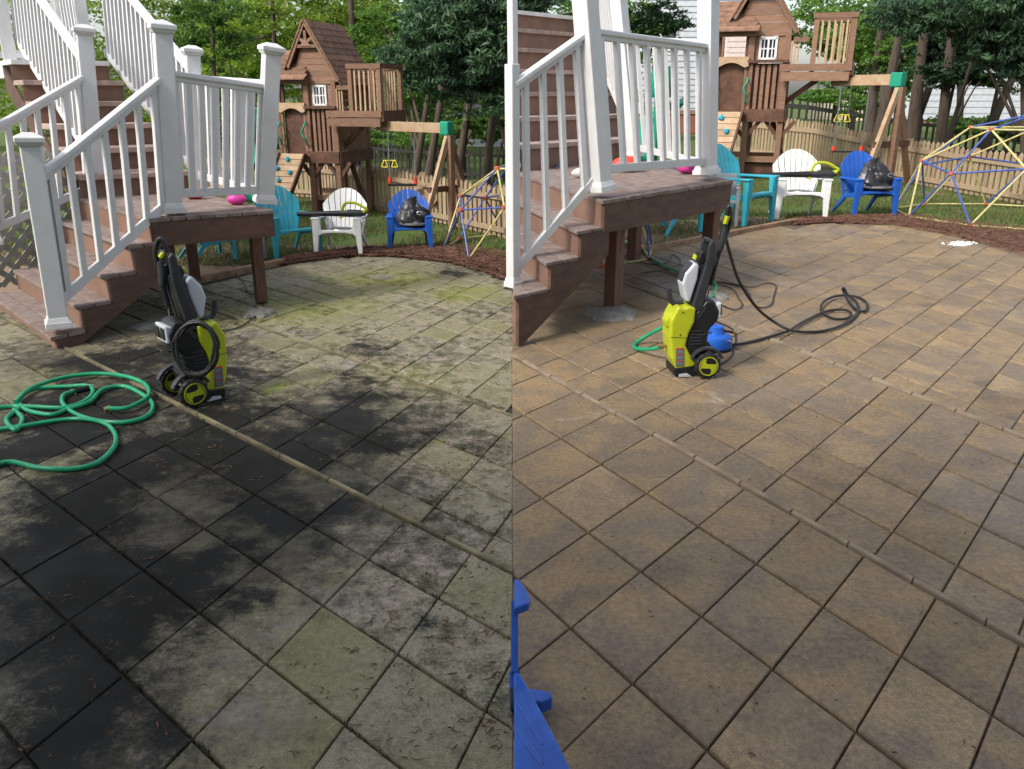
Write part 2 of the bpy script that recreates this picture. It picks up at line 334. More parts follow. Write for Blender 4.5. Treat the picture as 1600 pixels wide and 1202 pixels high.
# ------------------------------------------------------------------ ground
g = MB(); g.add([(-250, -20, -.045), (250, -20, -.045), (250, 500, -.045), (-250, 500, -.045)], [(0, 1, 2, 3)])
tag(g.build('lawn', 'lawn'), 'patchy lawn round both patios', None, kind='structure')
def sheet(name, pxs, z, m, label):
    b = MB(); b.add([G(x, y, z) for x, y in pxs], [tuple(range(len(pxs)))]); return tag(b.build(name, m), label, None, kind='structure')
PL = [(-200, 1500), (-200, 520), (-60, 470), (120, 455), (283, 448), (440, 414), (545, 397), (620, 397), (700, 405), (760, 420), (801, 436), (801, 1500)]
PR = [(801, 1500), (801, 432), (900, 404), (985, 388), (1240, 351), (1300, 347), (1400, 349), (1500, 366), (1600, 392), (1760, 440), (1760, 1500)]
sheet('ground', [(-300, 470), (283, 449), (440, 416), (545, 399), (560, 385), (430, 380), (300, 380), (-300, 400)][::-1], -.036, 'dirt', 'bare dirt bed under and beyond the stained patio steps')
sheet('ground', [(801, 434), (985, 390), (1240, 353), (1235, 340), (1150, 338), (985, 350), (801, 368)][::-1], -.036, 'dirt', 'bare dirt bed beyond the washed patio steps')
# patios
HL = np.array([[140.92011653870634, 69.5041523766654, 312.4053279477612], [26.872297946702208, -5.594169606531647, 957.3861264419502], [0.11693106170566121, -0.08174247153406904, 1.0]])
HR = np.array([[248.18410882421063, 20.170758678351888, 989.4805268330508], [19.251343814496128, 2.1477290306729198, 1066.963694461868], [0.12835652090181837, -0.08651096641015137, 1.0]])
def gp(H, u, v):
    q = H @ np.array([u, v, 1.]); return (q[0] / q[2], q[1] / q[2]) if q[2] > .02 else None
def paver_mesh(poly, z, th=.045, bev=.006, tilt=0, jd=(1, 0, 0, 1), jw=1.35):
    cx = sum(p.x for p in poly) / len(poly); cy = sum(p.y for p in poly) / len(poly); n = len(poly)
    tx, ty = random.uniform(-tilt, tilt), random.uniform(-tilt, tilt)
    def off(d):                       # shift every edge inwards by d and meet them again
        out = []
        for i in range(n):
            a, b, c = poly[i - 1], poly[i], poly[(i + 1) % n]; e0 = Vector((b.x - a.x, b.y - a.y)); e1 = Vector((c.x - b.x, c.y - b.y))
            if e0.length < 1e-5 or e1.length < 1e-5: out.append(Vector((b.x, b.y, 0))); continue
            e0.normalize(); e1.normalize(); n0, n1 = Vector((-e0.y, e0.x)), Vector((-e1.y, e1.x)); k = n0 + n1; q = k.dot(n0)
            w0, w1 = [d * (jw if abs(e.x * jd[0] + e.y * jd[1]) > abs(e.x * jd[2] + e.y * jd[3]) else .7) for e in (e0, e1)]; det = n0.x * n1.y - n0.y * n1.x
            if abs(det) > .15: k = Vector(((w0 * n1.y - w1 * n0.y) / det, (w1 * n0.x - w0 * n1.x) / det))
            else: k = n0 * w0
            out.append(Vector((b.x + k.x, b.y + k.y, 0)))
        return out
    def zz(p, dz): return Vector((p.x - cx, p.y - cy, z + dz + (p.x - cx) * tx + (p.y - cy) * ty))
    A = [zz(p, 0) for p in off(.0045 + bev)]; B = [zz(p, -bev * .45) for p in off(.0045 + bev * .3)]; Cc = [zz(p, -bev * 1.5) for p in off(.0045)]; Dd = [zz(p, -th) for p in off(.0045)]
    vs = A + B + Cc + Dd; fs = [tuple(range(n))]
    for k in range(3):
        for i in range(n): j = (i + 1) % n; fs.append((k * n + i, (k + 1) * n + i, (k + 1) * n + j, k * n + j))
    return vs, fs, Vector((cx, cy, 0))
def patio(H, bands, poly, less, mname, root_label, strips, xr):
    seam = .006 if less else -.006
    c0, cb, ca = G(*gp(H, 1, -1)), G(*gp(H, 1, 0)), G(*gp(H, 2, -1)); vb_, va_ = (cb - c0).normalized(), (ca - c0).normalized(); JD = (vb_.x, vb_.y, va_.x, va_.y)
    b = MB(); pts = [G(x, y, -.024 if less else -.019) for x, y in poly]; b.add(pts, [tuple(range(len(pts)))])
    root = tag(b.build('patio', 'soil' if less else 'sand'), root_label, None, kind='structure')
    cells = []
    for (us, vfun, z) in bands:
        for i in range(len(us) - 1):
            v0, dv, nv = vfun
            for j in range(nv):
                va, vb = v0 + j * dv, v0 + (j + 1) * dv
                q = [gp(H, us[i], va), gp(H, us[i + 1], va), gp(H, us[i + 1], vb), gp(H, us[i], vb)]
                if any(k is None for k in q): continue
                cx, cy = sum(k[0] for k in q) / 4, sum(k[1] for k in q) / 4
                if not inside(cx, cy, poly) and not any(inside(k[0], k[1], poly) for k in q): continue
                if not inside(cx, cy, poly) and cy < 470: continue
                if cy < min(p[1] for p in poly) or cy > 1420 or not (xr[0] < cx < xr[1]): continue
                if any(k[1] < 330 for k in q): continue
                P = clip([G(*k) for k in q], 0, seam, less)
                if len(P) < 3: continue
                ar = abs(sum(P[k].x * P[(k + 1) % len(P)].y - P[(k + 1) % len(P)].x * P[k].y for k in range(len(P)))) / 2
                if ar < .004: continue
                xs = [k[0] for k in q]; ys = [k[1] for k in q]
                vis = (max(xs) > 0 and min(xs) < 1600 and min(ys) < 1202); size = (max(xs) - min(xs)) * (max(ys) - min(ys)) * (1 if vis else .001)
                cells.append((size, P, z))
    cells.sort(key=lambda c: -c[0]); rest = MB()
    for k, (size, P, z) in enumerate(cells):
        if sum(P[i].x * P[(i + 1) % len(P)].y - P[(i + 1) % len(P)].x * P[i].y for i in range(len(P))) < 0: P = P[::-1]
        vs, fs, c = paver_mesh(P, z + random.uniform(-.0025, .0025), tilt=.006, jd=JD, jw=1.3 if less else 1.8)
        if k < 285:
            me = bpy.data.meshes.new('paver'); me.from_pydata(vs, [], fs); me.materials.append(M[mname]); o = bpy.data.objects.new('paver', me); C.objects.link(o); o.parent = root; o.location = c
        else: rest.add([v + c for v in vs], fs)
    if rest.v: rest.build('paver_field', mname, root)
    # thin raised edging stones at the two breaks in level
    for (u0, u1, v0, dv, nv, z) in strips:
        for j in range(nv):
            q = [gp(H, u0, v0 + j * dv), gp(H, u1, v0 + j * dv), gp(H, u1, v0 + (j + 1) * dv), gp(H, u0, v0 + (j + 1) * dv)]
            if any(k is None for k in q): continue
            cx, cy = sum(k[0] for k in q) / 4, sum(k[1] for k in q) / 4
            if not any(inside(k[0], k[1], poly) for k in q): continue
            P = clip([G(*k) for k in q], 0, seam, less)
            if len(P) < 3: continue
            if sum(P[i].x * P[(i + 1) % len(P)].y - P[(i + 1) % len(P)].x * P[i].y for i in range(len(P))) < 0: P = P[::-1]
            vs, fs, c = paver_mesh(P, z - .005 + random.uniform(-.001, .002), bev=.004, tilt=.002, jd=JD, jw=1.3 if less else 1.8)
            me = bpy.data.meshes.new('edging_stone'); me.from_pydata(vs, [], fs); me.materials.append(M['edge_old' if less else 'edge_clean']); o = bpy.data.objects.new('edging_stone', me); C.objects.link(o); o.parent = root; o.location = c
    return root
patio(HL, [([k * 1.0 for k in range(-4, 4)], (-15, 1.0, 21), 0.0),
           ([3.09, 3.6, 4.5, 5.42, 6.36, 7.28], (-2.53 - .925 * 12, .925, 20), -.005),
           ([7.40, 7.62, 8.48, 9.35, 10.2, 11.08, 11.98, 12.9, 13.8, 14.7, 15.7, 16.7, 17.8, 19.0, 20.3], (-3.43 - .86 * 12, .86, 22), -.010)],
      PL, True, 'paver_old', 'square concrete paving stained black and green with algae', [(2.995, 3.10, -14.4, 1.0, 21, .015), (7.28, 7.40, -12, .9, 22, .004)], (-190, 900))
patio(HR, [([k * 1.0 for k in range(-4, 4)], (-11, 1.0, 17), 0.0),
           ([3.09, 3.66, 4.57, 5.50, 6.42, 7.28], (-2.63 - .93 * 9, .93, 16), -.005),
           ([7.42, 7.82, 8.68, 9.50, 10.3, 11.1, 11.95, 12.8, 13.7, 14.6, 15.6, 16.6, 17.7, 18.9, 20.2, 21.6, 23.1, 24.8, 26.8], (-1.88 - .875 * 12, .875, 26), -.010)],
      PR, False, 'paver_clean', 'square concrete paving washed clean to warm tan', [(2.99, 3.09, -11.35, .93, 20, .015), (7.28, 7.42, -12, .9, 26, .004)], (700, 1760))

# mulch beds (raised beds that lap over the paving's edge)
def bed(name, edge, back, label, seed):
    rnd = random.Random(seed); e = []
    for i in range(len(edge) - 1):
        for k in range(12):
            t = k / 12; x = edge[i][0] + (edge[i + 1][0] - edge[i][0]) * t; y = edge[i][1] + (edge[i + 1][1] - edge[i][1]) * t
            e.append((x, y + rnd.uniform(-2.2, 2.2)))
    e.append(edge[-1]); n = len(e); b = MB(); rows = []
    bk = [(back[0][0] + (back[-1][0] - back[0][0]) * i / (n - 1), 0) for i in range(n)]
    for i in range(n):
        t = i / (n - 1) * (len(back) - 1); j = min(int(t), len(back) - 2); f = t - j
        q = G(back[j][0] + (back[j + 1][0] - back[j][0]) * f, back[j][1] + (back[j + 1][1] - back[j][1]) * f); p = G(*e[i])
        for s, z in ((0, -.03), (.03, .012), (.25, .03), (.6, .025), (1, -.05)):
            v = p.lerp(q, s); v.z = z + rnd.uniform(-.006, .006); rows.append(v)
    b.add(rows, [(i * 5 + k, (i + 1) * 5 + k, (i + 1) * 5 + k + 1, i * 5 + k + 1) for i in range(n - 1) for k in range(4)]); b.sm = True
    o = tag(b.build(name, 'mulch'), label, None, kind='structure')
    return e, back
EL = [(440, 413), (545, 399), (620, 400), (700, 408), (760, 423), (801, 438)]; BL = [(445, 404), (560, 390), (640, 388), (720, 386), (801, 400)]
ER = [(1240, 350), (1300, 347), (1400, 350), (1500, 368), (1600, 393), (1760, 440)]; BR = [(1240, 343), (1330, 339), (1430, 338), (1540, 352), (1640, 362), (1760, 385)]
bed('mulch_bed', EL, BL, 'curved band of red-brown mulch along the stained patio', 1); bed('mulch_bed', ER, BR, 'curved band of red-brown mulch along the washed patio', 2)
def lerp_edge(E, t):
    t *= len(E) - 1; j = min(int(t), len(E) - 2); f = t - j; return (E[j][0] + (E[j + 1][0] - E[j][0]) * f, E[j][1] + (E[j + 1][1] - E[j][1]) * f)
for E_, B_, lab in ((EL, BL, 'loose red-brown mulch chips beside the stained patio'), (ER, BR, 'loose red-brown mulch chips beside the washed patio')):
    b = MB()
    for _ in range(5200):
        t = random.random(); s = random.random() ** 1.3 * 1.15 - .12; p = G(*lerp_edge(E_, t)).lerp(G(*lerp_edge(B_, t)), s); a = random.uniform(0, 6.28); L = random.uniform(.015, .055); wd = random.uniform(.003, .009)
        z = .03 if s > .05 else .008; d = Vector((math.cos(a), math.sin(a), random.uniform(-.35, .35))) * L; nn = Vector((-math.sin(a), math.cos(a), 0)) * wd; p.z = z + random.uniform(-.005, .018)
        b.add([p - d - nn, p + d - nn * .5, p + d + nn, p - d + nn, p + Vector((0, 0, .006))], [(0, 1, 4), (1, 2, 4), (2, 3, 4), (3, 0, 4)])
    tag(b.build('mulch_chips', 'mulch_chip'), lab, 'mulch', kind='stuff')
# grass
def grass(name, region, n, h, lab, seed):
    r = np.random.default_rng(seed); (x0, y0, x1, y1) = region; b = MB(); k = 0; tries = 0
    while k < n and tries < n * 4:
        tries += 1
        x = r.uniform(x0, x1); y = 1 / r.uniform(1 / (y1 - HORIZON), 1 / (y0 - HORIZON)) + HORIZON; p = G(x, y)
        if inside(x, y + 1.5, PL) or inside(x, y + 1.5, PR): continue
        if noise.noise(Vector((p.x * .8, p.y * .8, 3))) + r.uniform(-.35, .35) < -.12: continue
        # not on mulch
        onm = False
        for E_, B_ in ((EL, BL), (ER, BR)):
            if E_[0][0] < x < E_[-1][0]:
                t = (x - E_[0][0]) / (E_[-1][0] - E_[0][0]); ye = np.interp(x, [q[0] for q in E_], [q[1] for q in E_]); yb = np.interp(x, [q[0] for q in B_], [q[1] for q in B_])
                if yb + r.uniform(-3, 4) < y: onm = True
        if onm: continue
        a = r.uniform(0, 6.28); hh = h * r.uniform(.4, 1.2); wd = r.uniform(.006, .012); ln = r.uniform(-.6, .6) * hh
        s = Vector((math.cos(a), math.sin(a), 0)) * wd; t = Vector((-math.sin(a), math.cos(a), 0)) * ln; p.z = -.045
        b.add([p - s, p + s, p + t + Vector((0, 0, hh))], [(0, 1, 2)]); k += 1
    return tag(b.build(name, 'grass_blade'), lab, 'grass', kind='stuff')
grass('grass', (-150, 300, 801, 412), 80000, .06, 'short patchy grass behind the stained patio', 3)
grass('grass', (801, 262, 1760, 396), 80000, .065, 'short patchy grass behind the washed patio', 4)

# timber edging
def timber(a, b, label, z=.05):
    p, q = G(*a), G(*b); m_ = MB().bar(p + Vector((0, 0, z - .04)), q + Vector((0, 0, z - .04)), .09, .09, (q - p).cross(Vector((0, 0, 1)))); return tag(m_.build('edging_timber', 'timber', bevel=.008), label, 'timber edging')
timber((272, 447), (442, 411), 'long brown timber edging the stained patio behind the deck legs')
timber((801, 431), (1242, 347), 'long brown timber edging the washed patio behind the deck legs')

# ------------------------------------------------------------------ decks with stairs
BDIRS = {}
def deck(cfg):
    k = cfg; z2, z3, z4, z0 = k['z']
    P2, P3, P4, P0 = [G(*k[n]) for n in ('P2', 'P3', 'P4', 'P0')]
    def up(p, z): return Vector((p.x, p.y, z))
    T2, T3, T4, T0 = up(P2, z2), up(P3, z3), up(P4, z4), up(P0, z0)
    cen = (P2 + P3 + P4 + P0) / 4
    root = thing('deck_stairs', k['label'], 'deck', cen, absolute=True)
    A = (P3 - P2).normalized(); B = (P0 - P2).normalized()
    def Q(s, t, dz=0): return (T2.lerp(T3, s)).lerp(T0.lerp(T4, s), t) + Vector((0, 0, dz))
    # deck boards run across, each its own board
    nb = 8
    for i in range(nb):
        a, b = i / nb + .006, (i + 1) / nb - .006
        a = a if i else -.05; b = b if i < nb - 1 else 1.04
        MB().slab([Q(a, -.02), Q(b, -.02), Q(b, 1.0), Q(a, 1.0)], .035).build('deck_board', 'tread', root, bevel=.004)
    fh = k['fascia']
    for nm, (a, b) in (('front', (Q(-.035, -.008), Q(1.025, -.008))), ('left', (Q(-.035, -.008), Q(-.035, 1))), ('right', (Q(1.025, -.008), Q(1.025, 1))), ('back', (Q(-.035, 1), Q(1.025, 1)))):
        MB().bar(a + Vector((0, 0, -.037 - fh / 2)), b + Vector((0, 0, -.037 - fh / 2)), .035, fh, (b - a).cross(Vector((0, 0, 1)))).build('fascia_board', 'brown' if nm != 'left' else 'riser', root)
    for (fx, lx, tz) in k['legs']:
        f = G(*fx); MB().bar(f, Vector((f.x, f.y, Q(.5, .5).z - .06)), k['lw'], k['lw'], A).build('leg', 'post_wood', root, bevel=.006)
    # lower flight
    z_land = z2; steps = k['steps']; Cn = G(*k['C1']); run = Cn - P2; wv = P0 - P2
    xs = k['treads']                      # heights of treads from the top down
    n = len(xs)
    for i, z in enumerate(xs):
        a, b = i / n, (i + 1) / n
        pa, pb = P2 + run * a, P2 + run * b; no = run.normalized() * .035; sd = -B * .035
        def lift(p, zz=z): return Vector((p.x, p.y, zz))
        L0, L1 = pa + sd, pb + no + sd; W0, W1 = pa + wv * k['wide'], pb + no + wv * k['wide']
        mid0, mid1 = L0.lerp(L1, .49), W0.lerp(W1, .49); m20, m21 = L0.lerp(L1, .515), W0.lerp(W1, .515)
        for quad in ((L0, mid0, mid1, W0), (m20, L1, W1, m21)):
            q = [lift(p) for p in quad]
            if k['clip']: q = clip(q, 0, .01, False)
            if len(q) > 2: MB().slab(q, .032).build('tread_board', 'tread', root, bevel=.005)
        ztop = xs[i - 1] if i else z_land
        for (p, zt, zb) in ((pa, ztop - .033, z - .02),) + (((pb, z - .033, 0),) if i == n - 1 else ()):
            e = p + wv * k['wide']
            q = [lift(p, 0), lift(e, 0)]
            if k['clip'] and e.x < .01:
                t = (.01 - p.x) / (e.x - p.x) if abs(e.x - p.x) > 1e-6 else 1; q[1] = p.lerp(e, max(.02, t))
            MB().wall(q[0], q[1], [(0, zb), (1, zb), (1, zt), (0, zt)], .02).build('riser_board', 'riser', root)
    # stringer: saw-tooth board on the near side
    prof = [(0, z_land - .04)]
    for i, z in enumerate(xs): prof += [(i / n, z - .034), ((i + 1) / n, z - .034)]
    prof += [(1, 0.0)] + k['under']
    MB().wall(P2 - B * .0, Cn - B * .0, prof, .035 * k.get('sflip', 1)).build('stringer', 'brown', root)
    if not k['clip']: MB().wall(P0, P0 + run, prof, .035).build('stringer', 'brown', root)
    # upper flight
    dr = (P4 - P3).normalized(); dl = dr; rise, tr, ns = k['rise'], k['run'], k['nup']
    for i in range(ns):
        z = (z0 + z4) / 2 + rise * (i + 1); a0, b0 = P0 + dl * tr * i, P4 + dr * tr * i; a1, b1 = P0 + dl * tr * (i + 1), P4 + dr * tr * (i + 1)
        e = .09; q = [a0 - dl * e, b0 - dl * e, b1, a1]; q = [Vector((p.x, p.y, z)) for p in q]
        if k['clip']: q = clip(q, 0, .012, False)
        if len(q) > 2: MB().slab(q, .055).build('tread_board', 'tread_up' if i < ns - 1 else 'white', root, bevel=.004)
        p, q2 = b0.copy(), a0.copy()
        if k['clip'] and q2.x < .012:
            if p.x < .1: continue
            t = (.012 - p.x) / (q2.x - p.x); q2 = p.lerp(q2, t)
        MB().wall(q2, p, [(0, z - rise - .02), (1, z - rise - .02), (1, z - .032), (0, z - .032)], .02).build('riser_board', 'riser', root)
    up_l, up_r = P0 + dl * tr * ns, P4 + dr * tr * ns; ztop = (z0 + z4) / 2 + rise * ns
    for p0_, p1_ in ((P4, up_r),) + (((P0, up_l),) if not k['clip'] else ()):
        if k['clip'] and p1_.x < .05: p1_ = p0_.lerp(p1_, (p0_.x - .05) / (p0_.x - p1_.x))
        zt1 = (z0 + z4) / 2 + (ztop - (z0 + z4) / 2) * ((p1_ - p0_).length / (tr * ns))
        MB().wall(p0_, p1_, [(0, z0 - .3), (1, zt1 - .35), (1, zt1 - .05), (0, z0 - .05 + .0)], .03).build('stringer', 'brown', root)
    # posts
    pw = k['pw']; posts = {}
    for nm, (foot, ft, top) in k['posts'].items():
        pw = k['slim'] if k['clip'] and nm in ('NS', 'N0') else k['pw']
        f = D(foot[0], foot[1], ft if isinstance(ft, float) else G(*ft).y); t = D(top[0], top[1], f.y); posts[nm] = (f, t)
        po = MB().bar(f, t, pw, pw, A).build('post', 'white', root, bevel=.008)
        d = (t - f).normalized()
        MB().bar(f, f + d * .05, pw * 1.35, pw * 1.35, A, pw * 1.3, pw * 1.3).bar(f + d * .05, f + d * .085, pw * 1.2, pw * 1.2, A, pw * 1.05, pw * 1.05).build('post_base', 'trim', po, bevel=.004)
        if pw < .1: continue
        MB().bar(t - d * .03, t, pw * 1.12, pw * 1.12, A, pw * 1.36, pw * 1.36).bar(t, t + d * .035, pw * 1.42, pw * 1.42, A).bar(t + d * .035, t + d * .07, pw * 1.42, pw * 1.42, A, pw * .5, pw * .5).build('post_cap', 'trim', po, bevel=.004)
    def at(nm, f): a, b = posts[nm]; return a.lerp(b, f)
    def rail(a0, b0, a1, b1, nbal, bw=.046, skipend=None):
        """top rail a0-b0, bottom rail a1-b1"""
        side = (b0 - a0).cross(Vector((0, 0, 1)))
        # shaped top rail: narrow web with a wide rounded grip
        MB().bar(a0, b0, .10, .045, side).bar(a0 - Vector((0, 0, .038)), b0 - Vector((0, 0, .038)), .055, .05, side).build('handrail', 'white', root, bevel=.012, seg=3)
        MB().bar(a1, b1, .045, .075, side).build('bottom_rail', 'white', root, bevel=.006)
        for e0, e1 in ((a1, b1), (b1, a1)): MB().bar(e0.lerp(e1, .005), e0.lerp(e1, .05 if (e1 - e0).length < 2 else .02), .062, .10, side).build('rail_bracket', 'trim', root, bevel=.004)
        for i in range(nbal):
            t = (i + .75) / (nbal + .5); MB().bar(a1.lerp(b1, t), a0.lerp(b0, t), bw, bw, side).build('baluster', 'white', root)
    for spec in k['rails']:
        (n0, f0), (n1, f1), (g0, h0), (g1, h1), nbal = spec
        rail(at(n0, f0), at(n1, f1), at(g0, h0), at(g1, h1), nbal)
    # rails of the upper flight climb beside it
    for nm, base, end, f0, f1, nbal in k['uprails']:
        pa, pb = at(nm, f0), at(nm, f1); vec = ((up_l - P0) if end == 'l' else (up_r - P4)) + Vector((0, 0, rise * ns))
        s = 1.0
        if k['clip']: s = min(1, (pa.x - .06) / max(1e-6, -vec.x)) if vec.x < 0 else 1
        rail(pa, pa + vec * s, pb, pb + vec * s, int(nbal * s))
    if not k['clip']:
        zt = ztop; ul, ur = Vector((up_l.x, up_l.y, zt)), Vector((up_r.x, up_r.y, zt))
        MB().slab([ul, ur, ur + dr * 1.5, ul + dl * 1.5], .2).build('upper_landing', 'trim', root)
        for q, hh in ((ur - dr * .02 + A * -.1, 1.7), (ul + A * .1, 1.7), (ur + dr * 1.45, 1.7), (ul + dl * 1.45, 1.7)):
            MB().bar(q, q + Vector((0, 0, hh)), pw, pw, A).build('post', 'white', root, bevel=.008)
        rail(ur + dr * .1 + Vector((0, 0, 1.3)), ur + dr * 1.45 + Vector((0, 0, 1.3)), ur + dr * .1 + Vector((0, 0, .12)), ur + dr * 1.45 + Vector((0, 0, .12)), 8)
        rail(ur + dr * 1.45 + Vector((0, 0, 1.3)), ul + dl * 1.45 + Vector((0, 0, 1.3)), ur + dr * 1.45 + Vector((0, 0, .12)), ul + dl * 1.45 + Vector((0, 0, .12)), 9)
    if k.get('lattice'):
        a, b = G(150, 430), G(-60, 466)
        for i in range(-8, 20):
            for sgn in (1, -1):
                pts = []
                x0 = i * .17; L = (b - a).length
                # diagonal strips clipped to the panel 0..L, 0..top
                top = 1.35
                s0, e0 = (x0, 0), (x0 + sgn * top, top)
                ts = [0, 1]
                dx = e0[0] - s0[0]
                t0 = max(0, min((0 - s0[0]) / dx, (L - s0[0]) / dx)); t1 = min(1, max((0 - s0[0]) / dx, (L - s0[0]) / dx))
                if t1 - t0 < .05: continue
                p_ = [a.lerp(b, (s0[0] + dx * t) / L) + Vector((0, 0, .05 + top * t)) for t in (t0, t1)]
                off = (b - a).cross(Vector((0, 0, 1))).normalized() * (.006 * sgn)
                MB().bar(p_[0] + off, p_[1] + off, .009, .06, (b - a).cross(Vector((0, 0, 1)))).build('lattice_strip', 'lattice', root)
    return root, posts, Q

LD, LPOST, LQ = deck(dict(label='brown landing with white vinyl railings and two stair flights beside the stained patio', P2=(264, 503), P3=(433, 482), P4=(312, 430), P0=(150, 447), z=(.94, .945, .94, .94), fascia=.21,
    C1=(87, 545), treads=[.735, .52, .31, .11], steps=4, wide=1.0, under=[(.80, 0.0), (0, .43)], clip=False, sflip=-1,
    legs=[((276, 489), 0, 0), ((409, 472), 0, 0), ((306, 442), 0, 0), ((190, 440), 0, 0)], lw=.105, pw=.145, rise=.237, run=.483, nup=6,
    posts={'N2': ((271, 331), (271, 495), (253, 46)), 'N3': ((414, 317), (414, 470), (424, 80)), 'N1': ((92, 510), (92, 540), (46, 222)), 'N0': ((153, 301), (153, 440), (131, 50)), 'N4': ((312, 290), (312, 427), (300, 82)),
           'NA': ((-12, 380), G(-12, 470).y, (-35, 170))},
    rails=[(('N2', .775), ('N3', .77), ('N2', .105), ('N3', .09), 8), (('N1', .81), ('N2', .765), ('N1', .12), ('N2', .08), 7), (('N4', .82), ('N3', .80), ('N4', .08), ('N3', .07), 8),
           (('NA', .81), ('N0', .75), ('NA', .1), ('N0', .05), 7)],
    uprails=[('N0', 0, 'l', .80, .17, 19), ('N4', 0, 'r', .86, .055, 19)], lattice=True))
RD, RPOST, RQ = deck(dict(label='brown landing with white vinyl railings and steps beside the washed patio', P2=(942, 503), P3=(1122, 449), P4=(985, 372), P0=(812, 408), z=(1.105, 1.125, 1.11, 1.09), fascia=.25,
    slim=.088, C1=(806, 540), treads=[.87, .65, .43], steps=3, wide=1.0, under=[(.97, 0.0), (0, .62)], clip=True, sflip=-1,
    legs=[((957, 484), 0, 0), ((1104, 445), 0, 0), ((990, 406), 0, 0)], lw=.13, pw=.16, rise=.30, run=.55, nup=7,
    posts={'N2': ((937, 299), (937, 500), (912, -30)), 'N3': ((1104, 272), (1104, 447), (1107, -10)), 'N4': ((990, 246), (990, 380), (966, -8)), 'N0': ((803, 262), (806, 410), (800, -30)), 'NS': ((802, 448), (803, 520), (800, 100))},
    rails=[(('N2', .775), ('N3', .72), ('N2', .11), ('N3', .075), 8), (('NS', .91), ('N2', .77), ('NS', .07), ('N2', .085), 4), (('N4', .75), ('N3', .74), ('N4', .07), ('N3', .06), 8)],
    uprails=[('N4', 0, 'r', .9, .14, 22)], lattice=False))

# concrete footings under the legs: low irregular cones
def footing(px, rx, h, label, seed):
    c = G(*px); r_ = random.Random(seed); b = MB(); rings = [(1, -.2), (.93, .25), (.7, .7), (.35, 1), (0.01, 1.02)]; n = 26; ph = [r_.uniform(.82, 1.18) for _ in range(n)]
    for q, z in rings:
        for i in range(n): a = i / n * 6.283; b.v.append((c.x + rx * q * ph[i] * math.cos(a), c.y + rx * 1.1 * q * ph[i] * math.sin(a), z * h + r_.uniform(-.008, .008)))
    b.f = [(j * n + i, j * n + (i + 1) % n, (j + 1) * n + (i + 1) % n, (j + 1) * n + i) for j in range(4) for i in range(n)]; b.sm = True
    return tag(b.build('concrete_footing', 'concrete'), label, 'footing', 'concrete footings of the decks')
footing((404, 490), .15, .05, 'pale concrete collar round the front leg on the stained patio', 1); footing((240, 507), .2, .03, 'low concrete footing in the shade behind the lime washer with the coiled hose', 2)
footing((955, 490), .26, .05, 'round concrete footing under the leg nearest the cut stairs', 3); footing((1112, 464), .16, .06, 'small concrete footing beside the upright spray lance', 4)

